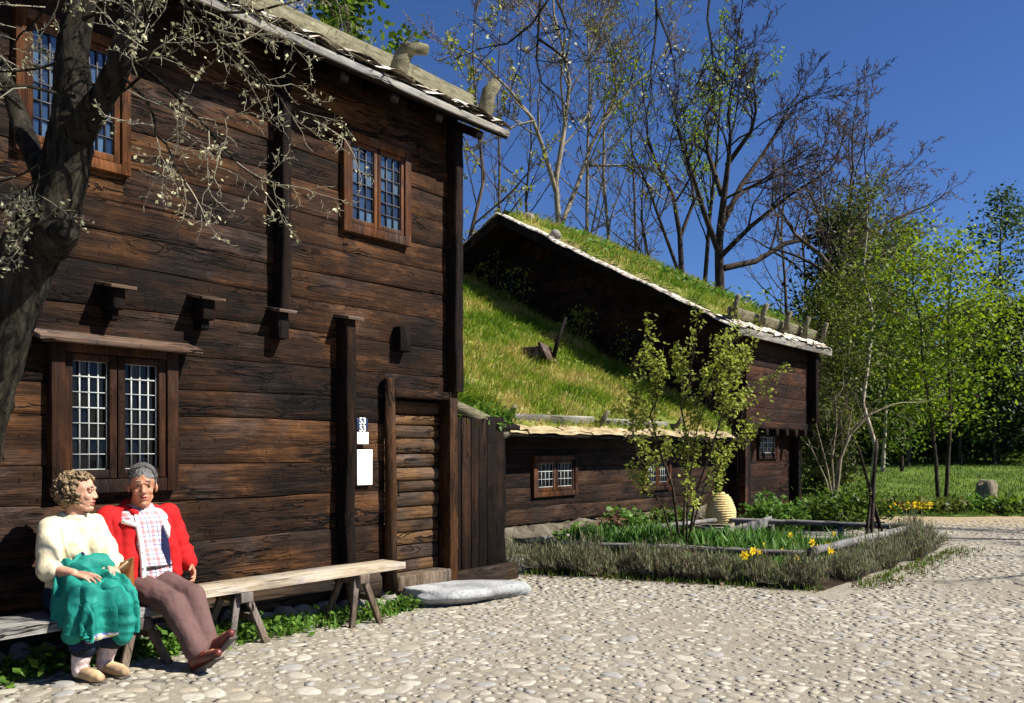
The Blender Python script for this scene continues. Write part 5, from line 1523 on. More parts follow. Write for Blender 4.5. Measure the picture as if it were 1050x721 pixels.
# limb that reaches over the yard above the frame
ov = [at(98, -100, zt), at(220, -190, zt + .2), at(380, -170, zt + .4), at(540, -110, zt + .5), at(680, -80, zt + .5), at(760, -70, zt + .5)]
ring_trunk(tm, ov, [.05, .045, .035, .025, .016, .01], 10, seed=11)
TP = dict(lev=3, kids=(9, 5, 4), ang=(.4, 1.2), ratio=.48, wob=.17, up=.06, seg=.12, rmin=.0017, spread=.012, woodlev=0, maxl=.9)
for px, py, dx, dy, L, r in ((84, 20, 1, .5, 1.1, .016), (78, 100, -1, .3, .9, .014), (130, 60, 1, -.25, 1.1, .016), (98, 110, 1, .0, .9, .013), (122, 75, .8, -.5, 1.0, .013), (140, 5, 1, -.35, 1.2, .015),
        (146, -40, 1, -.6, 1.3, .015), (90, -40, -.6, -.3, .9, .012), (40, 170, -.8, -.3, .6, .01), (20, 110, -.6, .3, .6, .01), (74, 60, -.8, -.2, .8, .012), (160, -70, .9, -.9, 1.0, .013), (110, 92, .5, .3, .9, .012), (66, 170, -.9, -.5, .6, .009), (100, -90, .3, -1.1, .9, .012), (130, 30, -.3, .2, .7, .01), (40, 170, -.2, -1, .5, .008)):
    p = at(px, py, zt - .2)
    d3 = Vector((dx * RX, dx * RY, dy)) + Vector((DX, DY, 0)) * rnd.uniform(-.35, .35)
    tree_grow(tm, tw, tips, p, d3, L * .72, r * .7, 0, TP, rnd)
HG = dict(lev=2, kids=(6, 4), ang=(.4, 1.0), ratio=.38, wob=.14, up=-.25, seg=.12, rmin=.0032, spread=.012, woodlev=-1, maxl=.6)
for pts in (((545, -108), (556, -40), (552, 30), (550, 60), (555, 85), (572, 98)), ((557, -60), (562, 0), (545, 25), (520, 45), (505, 47)), ((672, -82), (672, -30), (673, 20), (671, 45), (667, 70), (668, 92)), ((673, 10), (685, 40), (690, 60)),
        ((735, -72), (728, -10), (725, 20), (729, 45), (731, 65), (735, 74)), ((553, 40), (570, 52), (578, 60)), ((556, -30), (575, 10), (582, 30), (570, 30))):
    P = [at(a, b, zt + .45) for a, b in pts]
    limb(tm, tm, tips, P, .009, .004, 0, HG, rnd, .5)
tree = thing('budding_magnolia' if False else 'gnarled_tree', 'gnarled leaning near tree with pale opening buds before the tall house', 'tree', Tb)
tm.build('trunk', M['bark_near'], tree, smooth=True)
tw.build('twigs', M['twig_near'], tree)
P = np.array([tuple(p) for p in tips]); P = P[RNG.random(len(P)) < .16]
lb = MB(); leaf_quads(lb, P, .013, elong=1.5); lb.build('buds', M['bud'], tree)
print('near twigs', tw.n, 'buds', len(P))
# ================================================================== the couple on the bench
def frame(bx, by, deg):
    t = math.radians(deg); F = Vector((math.sin(t), -math.cos(t), 0)); L = Vector((math.cos(t), math.sin(t), 0)); b = Vector((bx, by, 0))
    return lambda f, l, u: b + F * f + L * l + Vector((0, 0, u))


def capsule(mb, a, b, ra, rb, sides=18):
    a = Vector(a); b = Vector(b); d = b - a; L = d.length
    d = d.normalized() if L > 1e-6 else Vector((0, 0, 1))
    pts, rad = [], []
    for k in range(0, 6):
        q = (k + .25) / 6 * math.pi / 2; pts.append(a - d * ra * math.cos(q)); rad.append(ra * math.sin(q))
    pts.append(a); rad.append(ra); pts.append(b); rad.append(rb)
    for k in range(5, -1, -1):
        q = (k + .25) / 6 * math.pi / 2; pts.append(b + d * rb * math.cos(q)); rad.append(rb * math.sin(q))
    mb.tube(pts, rad, sides)


def ellipsoid(mb, c, r, ax=None):
    V = ICO_V * np.array(r)
    if ax is not None: V = V[:, :1] * np.array(ax[0]) + V[:, 1:2] * np.array(ax[1]) + V[:, 2:] * np.array(ax[2])
    mb.add(V + np.array(c), tris=ICO_F)


def chain(mb, pts, rad, sides=18):
    for i in range(len(pts) - 1): capsule(mb, pts[i], pts[i + 1], rad[i], rad[i + 1], sides)


def skin_over(mb, name, mats, parent, voxel, smooth=4, zone=None, disp=None):
    """join overlapping solids into one continuous surface"""
    tmp = mb.build(name + '_tmp', [], None)
    r = tmp.modifiers.new('r', 'REMESH'); r.mode = 'VOXEL'; r.voxel_size = voxel; r.use_smooth_shade = True
    s = tmp.modifiers.new('s', 'SMOOTH'); s.factor = .5; s.iterations = smooth
    dg = bpy.context.evaluated_depsgraph_get(); dg.update()
    me = bpy.data.meshes.new_from_object(tmp.evaluated_get(dg)); me.name = name
    bpy.data.objects.remove(tmp)
    if disp:
        me.update(); vs = [(v.co.copy(), v.normal.copy()) for v in me.vertices]
        for v, (c, n) in zip(me.vertices, vs): v.co = c + n * disp(c)
    me.materials.clear()
    o = link(name, me, mats, parent)
    for p in me.polygons:
        p.use_smooth = True
        if zone: p.material_index = zone(p.center)
    return o


def hand(mb, wrist, d, palm, thumb, s=1.0, curl=.5, r=.0085):
    """palm, four fingers of unequal length and a thumb from the palm's side. d: along the hand, palm: where the palm looks, thumb: the thumb's side"""
    d = Vector(d).normalized(); palm = Vector(palm); palm = (palm - d * palm.dot(d)).normalized()
    th = Vector(thumb); th = (th - d * th.dot(d) - palm * th.dot(palm)).normalized()
    w = Vector(wrist)
    for k in range(4):
        o = th * (.030 - .019 * k) * s
        capsule(mb, w + o * .6 + d * .012 * s, w + o + d * (.083 - .004 * abs(k - 1)) * s, .0135 * s, .0115 * s, 10)
    for k, L in enumerate((.068, .078, .072, .056)):
        o = th * (.031 - .0200 * k) * s; p = w + o + d * (.085 - .004 * abs(k - 1)) * s; a = curl * (.55 + .12 * k)
        dd = d.copy() + th * (.10 - .07 * k); dd.normalize(); R = [r * 1.05 * s, r * s, r * .93 * s, r * .8 * s]
        for j, f in enumerate((.45, .31, .24)):
            ang = a * (j + .55); q = (dd * math.cos(ang) + palm * math.sin(ang)).normalized(); e = p + q * L * f * s
            capsule(mb, p, e, R[j], R[j + 1], 10); p = e
    p = w + th * .024 * s + d * .022 * s; e = p + (th * .75 + d * .62 + palm * .3).normalized() * .04 * s
    capsule(mb, p, e, .0145 * s, .011 * s, 10); e2 = e + (th * .25 + d * .9 + palm * .45).normalized() * .030 * s; capsule(mb, e, e2, .0105 * s, .009 * s, 10)
    e3 = e2 + (d * .9 + palm * .6).normalized() * .02 * s; capsule(mb, e2, e3, .009 * s, .0075 * s, 10)


def head(mb, H, s=1.0, male=True):
    """H(f, l, u): frame at the head's middle, metres"""
    ax = [tuple((H(1, 0, 0) - H(0, 0, 0))), tuple((H(0, 1, 0) - H(0, 0, 0))), tuple((H(0, 0, 1) - H(0, 0, 0)))]
    E = lambda f, l, u, a, b, c: ellipsoid(mb, H(f * s, l * s, u * s), (a * s, b * s, c * s), ax)
    C = lambda p, q, a, b: capsule(mb, H(*[x * s for x in p]), H(*[x * s for x in q]), a * s, b * s, 12)
    E(-.012, 0, .035, .096, .076, .090); E(.025, 0, -.02, .066, .060, .085)
    E(.035, 0, -.062, .045, .048, .042)
    E(.058, 0, -.098, .026, .026, .020)                                                   # chin
    C((.0, -.043, -.060), (.045, -.018, -.098), .019, .018); C((.0, .043, -.060), (.045, .018, -.098), .019, .018)   # jaw
    C((.082, 0, .012), (.106 if male else .098, 0, -.026), .010, .0135 if male else .011); E(.093, .013, -.03, .010, .009, .008); E(.093, -.013, -.03, .010, .009, .008)   # nose
    C((.074, -.036, .030), (.083, -.010, .026), .0125, .012); C((.074, .036, .030), (.083, .010, .026), .0125, .012)   # brows
    E(.056, .034, -.024, .024, .022, .024); E(.056, -.034, -.024, .024, .022, .024)       # cheeks
    E(.074, .032, .008, .011, .014, .0095); E(.074, -.032, .008, .011, .014, .0095)       # eyes
    C((.080, -.019, -.056), (.086, 0, -.054), .0065, .0085); C((.080, .019, -.056), (.086, 0, -.054), .0065, .0085)
    C((.078, -.016, -.071), (.083, 0, -.072), .0065, .0085); C((.078, .016, -.071), (.083, 0, -.072), .0065, .0085)
    for l in (.077, -.077): E(-.008, l, -.005, .020, .009, .032); E(-.002, l * 1.06, -.005, .010, .006, .020)


def face_zone(H, s):
    inv = lambda f, l, u: H(f * s, l * s, u * s)
    ey = [inv(.087, q, .0085) for q in (.032, -.032)]; br = [inv(.085, q * l, .036) for q in (1, -1) for l in (.018, .027, .037)]
    mo = [inv(.092, l, -.0635) for l in (-.012, 0, .012)]; lp = [inv(.09, l, u) for l in (-.014, 0, .014) for u in (-.055, -.072)]
    def z(c):
        if min((c - q).length for q in ey) < .0095 * s: return 1
        if min((c - q).length for q in mo) < .0085 * s: return 2
        if min((c - q).length for q in lp) < .010 * s: return 3
        if min((c - q).length for q in br) < .0080 * s: return 4
        return 0
    return z


def skinmat(name, a, b):
    m = NT(name); f = m.noise(m.coord(), 14, 5); m.bump(m.noise(m.coord(), 90, 4), .15, .004)
    m.b.inputs['Subsurface Weight'].default_value = .12; m.b.inputs['Subsurface Radius'].default_value = (.012, .005, .003)
    return m.out(m.ramp(f, [(.35, a), (.65, b)]), .5, .35)


M['skin_man'] = skinmat('skin_tanned', (.36, .155, .085), (.45, .21, .125)); M['skin_woman'] = skinmat('skin_fair', (.46, .235, .15), (.55, .31, .215))
M['eye'] = plain('eye_dark', (.03, .02, .016), .3, .5); M['mouth'] = plain('mouth_dark', (.09, .018, .014), .6, .3); M['lip'] = plain('lip', (.34, .11, .08), .5, .3)
M['brow'] = plain('eyebrow_grey', (.05, .042, .036), .9, .1)


def cloth(name, col, var=.15, fold=12, bump=.5, rough=.85, fine=260):
    m = NT(name); a = m.noise(m.coord(), fold, 4, .55, .5); b = m.noise(m.coord(), fine, 2)
    m.bump(m.math('ADD', a, m.math('MULTIPLY', b, .06)), bump, .05)
    return m.out(m.ramp(a, [(.3, tuple(x * (1 - var) for x in col)), (.7, tuple(min(1, x * (1 + var)) for x in col))]), rough, .15)


M['red_cloth'] = cloth('red_jacket_cloth', (.42, .012, .013), fold=7, bump=.25); M['white_trim'] = cloth('white_trim', (.78, .76, .72), bump=.2)
M['trouser'] = cloth('mauve_brown_trousers', (.115, .066, .060), fold=8, bump=.25); M['cream'] = cloth('cream_wool', (.62, .55, .37), fold=8, bump=.2, fine=420)
M['teal'] = cloth('teal_cloth', (.012, .20, .155), fold=8, bump=.4, rough=.6); M['navy'] = cloth('navy_lining', (.012, .014, .05)); M['sock_pink'] = cloth('pink_sock', (.55, .16, .19), fold=30)
M['sock_pale'] = cloth('pale_sock', (.62, .50, .46), fold=30); M['shoe_red'] = plain('oxblood_leather', (.11, .022, .015), .35, .5, bump=.1); M['sole'] = plain('shoe_sole', (.10, .085, .075), .8, .2)
M['shoe_tan'] = plain('tan_suede', (.52, .36, .20), .85, .15); M['leather'] = plain('brown_leather', (.20, .068, .014), .32, .5, var=.3, scale=5, bump=.2); M['belt'] = plain('dark_belt', (.012, .01, .009), .5, .4)
M['hair_grey'] = None
def hairmat(name, a, b, sc=(60, 60, 12)):
    m = NT(name); f = m.noise(m.coord(sc), 2, 5, .6); m.bump(f, .8, .015); return m.out(m.ramp(f, [(.35, a), (.65, b)]), .5, .35)
M['hair_grey'] = hairmat('hair_grey', (.035, .032, .03), (.20, .19, .18)); M['hair_brown'] = hairmat('hair_curly', (.06, .035, .016), (.34, .24, .13), (40, 40, 40))


def plaid(name, ground, s1, s2, per=.058, rot=0.0):
    m = NT(name); tc = m.n('TexCoord'); sp = m.n('SeparateXYZ'); m.l(tc.outputs['Object'], sp.inputs[0])
    def band(o, off, wid, p=per):
        fr = m.math('FRACT', m.math('ADD', m.math('DIVIDE', o, p), off)); return m.math('LESS_THAN', fr, wid)
    hx = m.math('ADD', sp.outputs['X'], m.math('MULTIPLY', sp.outputs['Y'], .5)); z = sp.outputs['Z']
    c = m.mix(m.math('MULTIPLY', band(hx, 0, .34), .75), ground, s1); c = m.mix(m.math('MULTIPLY', band(z, 0, .34), .7), c, s1)
    c = m.mix(m.math('MULTIPLY', band(hx, .35, .12), .8), c, s2); c = m.mix(m.math('MULTIPLY', band(z, .35, .12), .8), c, s2)
    m.bump(m.noise(m.coord(), 12, 4), .4, .04); return m.out(c, .85, .15)
M['shirt'] = plaid('plaid_shirt', (.70, .70, .72), (.50, .17, .17), (.10, .13, .28)); M['tartan'] = plaid('dark_tartan', (.012, .014, .022), (.016, .022, .06), (.008, .03, .022), .07); M['lining_plaid'] = plaid('plaid_lining', (.65, .63, .55), (.03, .05, .30), (.55, .45, .05), .06)
def fold(amp, sc=1.0, seed=0): return lambda c: amp * (n1(c.x * 9 * sc + seed, c.y * 9 * sc, c.z * 5 * sc) + .6 * n1(c.x * 20 * sc, c.y * 20 * sc + seed, c.z * 11 * sc))

def crumple(amp, sc=1.0):
    def f(c):
        a = n1((c.x + c.z * .5) * 8 * sc, c.y * 8 * sc, (c.z - c.x * .6) * 3.2 * sc + 9); b = n1(c.x * 14 * sc + 5, c.y * 14 * sc, c.z * 26 * sc)
        return amp * (.7 - 1.9 * abs(a) ** .7 + .25 * b)
    return f

# ------------------------------------------------------------------ the man
T = frame(2.95, 5.44, -6); Hm = frame(*(T(.015, 0, 0).xy), -26); HU = 1.165
Hh = lambda f, l, u: Hm(f, l, 0) + Vector((0, 0, HU + u))
man = thing('person', 'seated man in an open red jacket over a plaid shirt, brown trousers and ankles crossed', 'person', (2.95, 5.44, gh(2.95, 5.44)))
legR = [Vector((2.88, 5.38, .53)), Vector((2.92, 5.02, .455)), Vector((2.95, 4.80, .19))]
legL = [Vector((3.03, 5.38, .53)), Vector((3.06, 5.02, .48)), Vector((3.05, 4.84, .21))]
armR = [T(-.05, -.19, .955), T(.02, -.25, .72), T(.16, -.24, .60)]
armL = [T(-.05, .19, .955), T(-.04, .275, .735), T(.09, .285, .635)]
b = MB()
head(b, Hh, 1.06)
chain(b, [T(-.05, 0, .98), T(-.03, 0, 1.03), Hh(-.02, 0, -.04)], [.07, .062, .058])
for l in (-.06, .06): capsule(b, T(.0, l, .57), T(-.05, l * 1.3, .91), .105, .105)
capsule(b, T(-.05, -.15, .95), T(-.05, .15, .95), .065, .065); ellipsoid(b, T(0, 0, .54), (.15, .12, .10))
for A in (armR, armL): chain(b, A, [.05, .042, .03])
for G in (legR, legL): chain(b, G, [.08, .056, .036])
hand(b, armL[2] + (armL[2] - armL[1]).normalized() * .01, (T(.18, -.02, -.13) - T(0, 0, 0)), T(.1, -.9, -.3) - T(0, 0, 0), T(.8, 0, .5) - T(0, 0, 0), 1.02, .75)
hand(b, armR[2], (T(.2, .08, -.05) - T(0, 0, 0)), T(0, .2, -1) - T(0, 0, 0), T(0, 1, 0) - T(0, 0, 0), 1.0, .5)
for (an, toe) in ((legR[2], Vector((2.98, 4.63, .20))), (legL[2], Vector((3.10, 4.68, .29)))): chain(b, [an, an + Vector((0, .02, -.05)), an.lerp(toe, .8)], [.036, .030, .022])
skin_over(b, 'body', [M['skin_man'], M['eye'], M['mouth'], M['lip'], M['brow']], man, .0036, 4, face_zone(Hh, 1.06))
# shirt
b = MB()
for l in (-.07, .0, .07): capsule(b, T(.035, l * .9, .60), T(-.015, l, .92), .118, .112)
capsule(b, T(-.05, -.14, .955), T(-.05, .14, .955), .072, .072)
for sgn in (1, -1): capsule(b, T(.045, sgn * .022, 1.005), T(-.03, sgn * .072, 1.04), .018, .02)
skin_over(b, 'shirt', M['shirt'], man, .008, 4, None, fold(.006))
# trousers
b = MB(); ellipsoid(b, T(.01, 0, .555), (.185, .145, .115)); capsule(b, T(.02, -.05, .63), T(.02, .05, .63), .122, .122)
for G in (legR, legL):
    chain(b, [G[0], G[1], G[1].lerp(G[2], .6), G[2] + (G[2] - G[1]).normalized() * -.01], [.105, .080, .069, .072])
def crease(c): return .006 * n1(c.x * 16, c.y * 6, c.z * 6 + 3) + .003 * n1(c.x * 34, c.y * 14, c.z * 14)
skin_over(b, 'trousers', M['trouser'], man, .008, 3, None, crease)
b = MB(); k = 40; b.tube([T(.02 + .128 * math.cos(a), .182 * math.sin(a), .655) for a in np.linspace(0, 2 * math.pi, k)], .019, 8, flat=.5); b.build('belt', M['belt'], man, smooth=True)
# jacket
b = MB()
for l in (-.145, -.09, .09, .145): capsule(b, T(-.035, l, .52), T(-.06, l * .95, .915), .088, .080)
capsule(b, T(-.075, 0, .52), T(-.085, 0, .93), .09, .085)
capsule(b, T(-.05, -.165, .955), T(-.05, .165, .955), .083, .083)
chain(b, [T(.135, -.115, .40), T(.105, -.115, .70), T(.045, -.105, .92)], [.050, .055, .05]); chain(b, [T(.08, -.175, .40), T(.05, -.175, .70), T(.0, -.16, .92)], [.065, .07, .065])
chain(b, [T(.035, .19, .47), T(.045, .175, .70), T(.02, .135, .92)], [.058, .062, .055])
chain(b, [T(.06, -.07, 1.0), T(-.04, -.10, 1.02), T(-.115, -.04, 1.045), T(-.115, .04, 1.045), T(-.04, .10, 1.02), T(.045, .09, .99)], [.022, .03, .032, .032, .03, .022])
skin_over(b, 'jacket', M['red_cloth'], man, .007, 2, None, crumple(.017))
def ringed(A, amp):
    def f(c):
        d1 = (c - A[1]).length; t = (c - A[0]).length
        return amp * (1 - 1.8 * abs(n1(t * 13 + c.x * 6, c.y * 5, c.z * 5))) * (.5 + 1.2 * math.exp(-(d1 / .12) ** 2)) + .004 * n1(c.x * 8, c.y * 8, c.z * 8)
    return f
for A in (armR, armL):
    e = A[2] + (A[1] - A[2]).normalized() * .03; b = MB()
    chain(b, [A[0] + Vector((0, 0, .01)), A[0].lerp(A[1], .55), A[1], A[1].lerp(e, .6), e], [.082, .076, .068, .060, .052])
    sl_ = skin_over(b, 'jacket_sleeve', M['red_cloth'], man, .006, 2, None, ringed(A, .013))
    b = MB(); d_ = (e - A[1]).normalized(); b.tube([e - d_ * .005, e + d_ * .022], [.056, .054], 18); b.build('cuff', M['red_cloth'], sl_, smooth=True)
b = MB()
b.tube([T(.182, -.062, .385), T(.174, -.060, .55), T(.167, -.060, .68), T(.150, -.062, .80), T(.105, -.068, .93), T(.075, -.070, .99)], [.010, .017, .017, .016, .014, .01], 10)
b.tube([T(.118, -.075, .925), T(.105, -.12, .945), T(.075, -.155, .955)], [.014, .017, .013], 8)
b.tube([T(.075, .112, .96), T(.092, .122, .90), T(.10, .13, .83)], [.014, .026, .012], 8)
b.build('jacket_lining', M['white_trim'], man, smooth=True)
b = MB(); chain(b, [T(.082, .105, .49), T(.088, .105, .62), T(.085, .10, .76), T(.062, .095, .90)], [.045, .05, .046, .04]); skin_over(b, 'jacket_inside', M['navy'], man, .008, 2)
b = MB()
for u in (.56, .66, .76, .86): q = T(.186 - .05 * max(0, (u - .7) / .2), -.062, u); ellipsoid(b, q, (.007, .007, .007))
b.build('snap_buttons', M['white_trim'], man, smooth=True)
# hair
b = MB(); rr = random.Random(5)
axh = [tuple(Hh(1, 0, 0) - Hh(0, 0, 0)), tuple(Hh(0, 1, 0) - Hh(0, 0, 0)), (0, 0, 1)]
ellipsoid(b, Hh(-.016, 0, .064), (.099, .082, .087), axh); ellipsoid(b, Hh(-.05, 0, .0), (.072, .074, .072), axh)
for l in (.078, -.078): capsule(b, Hh(.012, l, .05), Hh(.012, l, .01), .010, .006)
skin_over(b, 'hair', M['hair_grey'], man, .005, 2, None, fold(.003, 3)); b = MB()
for k in range(1100):
    a = rr.uniform(-1.5, 1.5); q = rr.uniform(-1.0, .85)
    def onhead(a, q, o=.0): v = Vector((math.sin(q) * .75 + .05, math.sin(a) * math.cos(q * .6), math.cos(a) * math.cos(q))).normalized(); return Hh(-.016 + (.101 + o) * v.x, (.084 + o) * v.y, .062 + (.089 + o) * v.z)
    e_ = rr.gauss(.15, .12); b.tube([onhead(a, q), onhead(a + e_ * .3, q - .16, rr.uniform(.002, .009)), onhead(a + e_ * .7, q - .36, rr.uniform(.001, .008)), onhead(a + e_, q - .6, .0)], [.002, .0024, .0022, .001], 3)
b.build('hair_strands', M['hair_grey'], man, smooth=True)
# socks and shoes
for an, toe in ((legR[2], Vector((2.98, 4.62, .20))), (legL[2], Vector((3.10, 4.67, .29)))):
    heel = an + Vector((.0, .015, -.085)); b = MB(); chain(b, [an + Vector((0, .01, .03)), an + Vector((0, .005, -.03))], [.05, .048]); skin_over(b, 'sock', M['sock_pink'], man, .006, 2)
    b = MB(); up_ = (Vector((0, 0, 1)) - (toe - heel).normalized() * (toe - heel).normalized().z).normalized()
    chain(b, [heel, heel.lerp(toe, .35) + up_ * .012, heel.lerp(toe, .75), toe], [.038, .040, .036, .026]); capsule(b, an + Vector((0, 0, -.055)), heel.lerp(toe, .45) + up_ * .02, .05, .038)
    sh = skin_over(b, 'shoe', M['shoe_red'], man, .006, 3)
    sd = (toe - heel).normalized(); b = MB(); o = -up_ * .045
    b.bar(heel + o - sd * .03, heel + o + sd * .05, .07, .03, up=up_); b.bar(heel + o * .92 - sd * .04, toe + o * .72 + sd * .006, .072, .014, up=up_); b.build('sole', M['sole'], sh, bevel=.007)

# ------------------------------------------------------------------ the woman
T = frame(2.52, 5.42, 14); Hm = frame(*(T(.02, .01, 0).xy), 44); HUW = 1.145
Hw = lambda f, l, u: Hm(f, l, 0) + Vector((0, 0, HUW + u))
wom = thing('person', 'seated woman with curly hair and a cream sweater turning to the man beside her', 'person', (2.52, 5.42, gh(2.52, 5.42)))
g0 = gh(2.45, 5.1)
legR = [T(0, -.09, .515), T(.33, -.17, .50), T(.29, -.21, .16)]; legL = [T(0, .09, .515), T(.34, .02, .505), T(.30, -.05, .16)]
armR = [T(-.03, -.155, .94), T(.05, -.225, .71), T(.25, -.215, .692)]; armL = [T(-.03, .155, .94), T(.07, .20, .71), T(.22, .06, .705)]
b = MB(); head(b, Hw, .98, False)
chain(b, [T(-.04, 0, .96), T(-.02, 0, 1.01), Hw(-.02, 0, -.04)], [.06, .052, .048])
for l in (-.06, .06): capsule(b, T(.0, l, .57), T(-.03, l * 1.1, .89), .105, .092)
capsule(b, T(-.03, -.13, .935), T(-.03, .13, .935), .055, .055); ellipsoid(b, T(0, 0, .54), (.16, .13, .10))
for A in (armR, armL): chain(b, A, [.045, .042, .028])
for G in (legR, legL): chain(b, [G[0], G[1], G[1].lerp(G[2], .35), G[2]], [.085, .060, .046, .031])
hand(b, armR[2], T(.9, .30, -.12) - T(0, 0, 0), T(-.1, .25, -1) - T(0, 0, 0), T(-.3, 1, .2) - T(0, 0, 0), .98, .45)
hand(b, armL[2], T(.8, -.35, -.25) - T(0, 0, 0), T(-.2, -.3, -1) - T(0, 0, 0), T(-.3, -.9, .2) - T(0, 0, 0), .98, .6)
for G in (legR, legL): chain(b, [G[2], T(0, 0, 0) * 0 + Vector((G[2].x, G[2].y - .04, g0 + .05)), Vector((G[2].x + .02, G[2].y - .15, g0 + .04))], [.030, .026, .020])
skin_over(b, 'body', [M['skin_woman'], M['eye'], M['mouth'], M['lip'], M['brow']], wom, .0036, 4, face_zone(Hw, .98))
b = MB()
for l in (-.065, 0, .065): capsule(b, T(.015, l, .56), T(-.015, l * .9, .90), .118, .096)
for l in (-.065, .065): ellipsoid(b, T(.062, l, .81), (.058, .075, .085))
capsule(b, T(-.03, -.135, .945), T(-.03, .135, .945), .060, .060); chain(b, [T(-.03 + .06 * math.cos(a), .062 * math.sin(a), 1.0 - .012 * math.cos(a)) for a in np.linspace(0, 6.283, 9)], [.02] * 9)
skin_over(b, 'sweater', M['cream'], wom, .007, 2, None, crumple(.014))
for A, k in ((armR, .25), (armL, .75)):
    e = A[1].lerp(A[2], k); b = MB(); chain(b, [A[0], A[0].lerp(A[1], .5), A[1], e], [.064, .064, .062, .046])
    sl_ = skin_over(b, 'sweater_sleeve', M['cream'], wom, .006, 2, None, ringed(A, .012))
b = MB(); ellipsoid(b, T(-.0, 0, .54), (.19, .16, .115))
for G in (legR, legL): chain(b, [G[0], G[1], G[1].lerp(G[2], .58)], [.115, .092, .092])
skin_over(b, 'trousers', M['tartan'], wom, .009, 3, None, fold(.010))
b = MB(); rr = random.Random(12)
axw = [tuple(Hw(1, 0, 0) - Hw(0, 0, 0)), tuple(Hw(0, 1, 0) - Hw(0, 0, 0)), (0, 0, 1)]
ellipsoid(b, Hw(-.035, 0, .045), (.090, .085, .085), axw); ellipsoid(b, Hw(-.065, 0, -.03), (.060, .078, .075), axw)
for k in range(420):
    v = Vector((rr.gauss(0, 1), rr.gauss(0, 1), rr.gauss(.2, 1))).normalized()
    if v.x > .45 and v.z < .55: continue
    if v.z < -.75: continue
    p = Hw(-.03 + .112 * v.x, .100 * v.y, .03 + .102 * v.z); q = rr.uniform(.009, .017)
    ph = rr.uniform(0, 6); pts = [p + Vector((.013 * math.cos(ph + t), .013 * math.sin(ph + t), -.006 * t)) + (p - Hw(-.03, 0, .03)).normalized() * .008 * math.sin(t) for t in (0, 1.3, 2.6, 3.9)]
    b.tube(pts, [q * .7, q * .75, q * .7, q * .5], 7)
ob = b.build('hair', M['hair_brown'], wom, smooth=True)
for G in (legR, legL):
    x, y = G[2].x, G[2].y; b = MB(); chain(b, [G[1].lerp(G[2], .68), G[1].lerp(G[2], .85), G[2], Vector((x, y - .01, g0 + .06))], [.060, .054, .046, .047]); skin_over(b, 'sock', M['sock_pale'], wom, .006, 2)
    heel = Vector((x, y + .015, g0 + .048)); toe = Vector((x + .025, y - .185, g0 + .036)); b = MB()
    chain(b, [heel, heel.lerp(toe, .5), heel.lerp(toe, .8), toe], [.037, .038, .038, .029]); 
    sh = skin_over(b, 'shoe', M['shoe_tan'], wom, .006, 3)
    b = MB(); b.bar(heel + Vector((0, .03, -.042)), toe + Vector((0, -.022, -.031)), .072, .014); b.build('sole', M['sole'], sh, bevel=.006)

# ------------------------------------------------------------------ what lies on her lap
def spline(P, t):
    n = len(P) - 1; f = min(max(t, 0), .99999) * n; i = int(f); f -= i
    p0, p1, p2, p3 = P[max(i - 1, 0)], P[i], P[i + 1], P[min(i + 2, n)]
    return [.5 * (2 * b + (c - a) * f + (2 * a - 5 * b + 4 * c - d) * f * f + (3 * b - a - 3 * c + d) * f ** 3) for a, b, c, d in zip(p0, p1, p2, p3)]


def drape():
    """a quilted jacket laid over the lap: bunched on top, hanging in folds over knees and side"""
    along = [(.125, .735), (.14, .68), (.19, .645), (.29, .63), (.38, .612), (.435, .555), (.452, .48), (.458, .40), (.455, .33)]
    across = [(-.292, .25), (-.288, .17), (-.278, .09), (-.238, .025), (-.15, .0), (-.09, -.012), (-.03, -.008), (.025, .01), (.06, .05)]
    nt, nq = 130, 120; V = np.zeros((nt, nq, 3))
    for i in range(nt):
        t = i / (nt - 1); f, u = spline(along, t); dt = max(0, .62 - u); hang = sstep(.48, .78, t)
        for j in range(nq):
            q = j / (nq - 1); l, dq = spline(across, q); side = sstep(.32, .0, q)
            drop = math.sqrt(dt * dt + max(dq, 0) ** 2) if dq > 0 else dt
            uu = (u if u > .62 else .62) - drop - min(dq, 0)
            top = 1 - max(hang, side)
            # folds: vertical in the hanging cloth, slanting creases on the lap
            ph = q * 30 + 1.6 * math.sin(q * 9) + .9 * n1(q * 5, t * 2)
            fd = hang * .032 * (math.sin(ph) + .45 * math.sin(2.3 * ph + 1)) * (1 - .6 * side)
            sdf = side * .018 * (math.sin(t * 26 + 1.5 * math.sin(t * 7)) + .4 * math.sin(t * 55))
            r1 = 1 - abs(n1(q * 4.2 + t * 2.5, t * 4.5 - q * 1.5, 3)) * 2.6; r2 = 1 - abs(n1(q * 9 - t * 4, t * 9 + q * 3, 8)) * 2.4
            cr = top * (.042 * max(-.6, r1) + .016 * max(-.5, r2)) + (1 - top) * .010 * r2
            narrow = 1 - .22 * sstep(.22, .0, t)
            p = T((f + fd) * 1.0 + .06 * side * (t - .5) * 0, -.075 + (l + .075) * narrow * (1 + .06 * hang) - sdf, uu + cr * (1 if hang < .5 else .3))
            p += (T(1, 0, 0) - T(0, 0, 0)) * cr * hang * .8
            p.z = max(p.z, .335 + .035 * math.sin(q * 11 + 1) + .05 * n1(q * 6, 2))
            V[i, j] = p
    return V


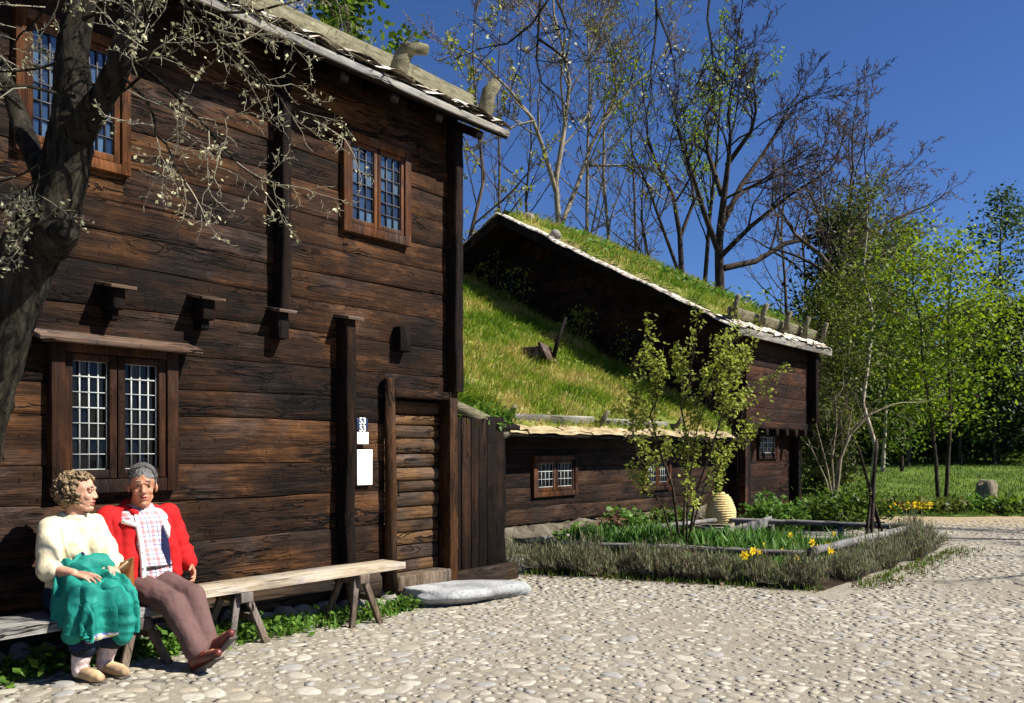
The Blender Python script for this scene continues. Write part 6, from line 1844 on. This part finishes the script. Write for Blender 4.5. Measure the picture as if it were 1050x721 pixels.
V = drape(); mb = MB(); mb.grid(V)
o = mb.build('folded_jacket', [M['teal'], M['lining_plaid'], M['navy']], None, smooth=True)
nq_ = V.shape[1] - 1
for p in o.data.polygons:
    i, j = divmod(p.index, nq_)
    if i < 16 and j > 78: p.material_index = 2
    elif p.center.z < .365 and 28 < j < 90: p.material_index = 1
sd = o.modifiers.new('thickness', 'SOLIDIFY'); sd.thickness = .012; sd.offset = 0
def sleeve_folds(c): return .012 * (1 - 1.8 * abs(n1(c.z * 15, c.x * 9, c.y * 9))) + .006 * n1(c.x * 22, c.y * 22, c.z * 22)
b = MB(); chain(b, [T(.20, -.19, .655), T(.30, -.235, .60), T(.335, -.275, .48), T(.33, -.285, .365)], [.055, .06, .055, .05]); skin_over(b, 'sleeve', M['teal'], o, .007, 2, None, sleeve_folds)
b = MB(); chain(b, [T(.40, -.10, .60), T(.44, -.06, .52), T(.46, -.04, .41), T(.45, -.05, .33)], [.055, .06, .055, .05]); skin_over(b, 'sleeve', M['teal'], o, .007, 2, None, sleeve_folds)
b = MB(); chain(b, [T(.15, -.15, .675), T(.17, -.06, .725), T(.20, .0, .735), T(.22, .045, .70)], [.04, .05, .048, .035]); skin_over(b, 'collar', M['teal'], o, .007, 2, None, sleeve_folds)
tag(o, 'rumpled teal green jacket lying across the lap of the woman', 'jacket')
c0 = T(.26, .12, .62); bag = thing('handbag', 'shiny brown leather handbag held between the woman and the man', 'bag', tuple(c0))
b = MB(); rows = []
for t in np.linspace(0, 1, 9):
    w = .115 * (1 - .12 * t); d_ = .04 * (1 - t) + .008; rows.append([T(.22 + w * math.copysign(abs(math.cos(a)) ** .5, math.cos(a)),   .115 + .03 * t + d_ * math.copysign(abs(math.sin(a)) ** .6, math.sin(a)), .56 + .15 * t + .045 * t * math.cos(a)) for a in np.linspace(0, 2 * math.pi, 21)])
V = np.array([[tuple(p) for p in r] for r in rows]); b.grid(V); k = 20
b.add(V[0, :k], tris=[(0, i + 1, i) for i in range(1, k - 1)]); b.add(V[-1, :k], tris=[(0, i, i + 1) for i in range(1, k - 1)])
b.build('bag_body', M['leather'], bag, smooth=True)
b = MB(); b.tube([T(.11, .085, .60), T(.21, .08, .645), T(.32, .10, .73)], .006, 6); b.build('piping', M['shoe_tan'], bag, smooth=True)
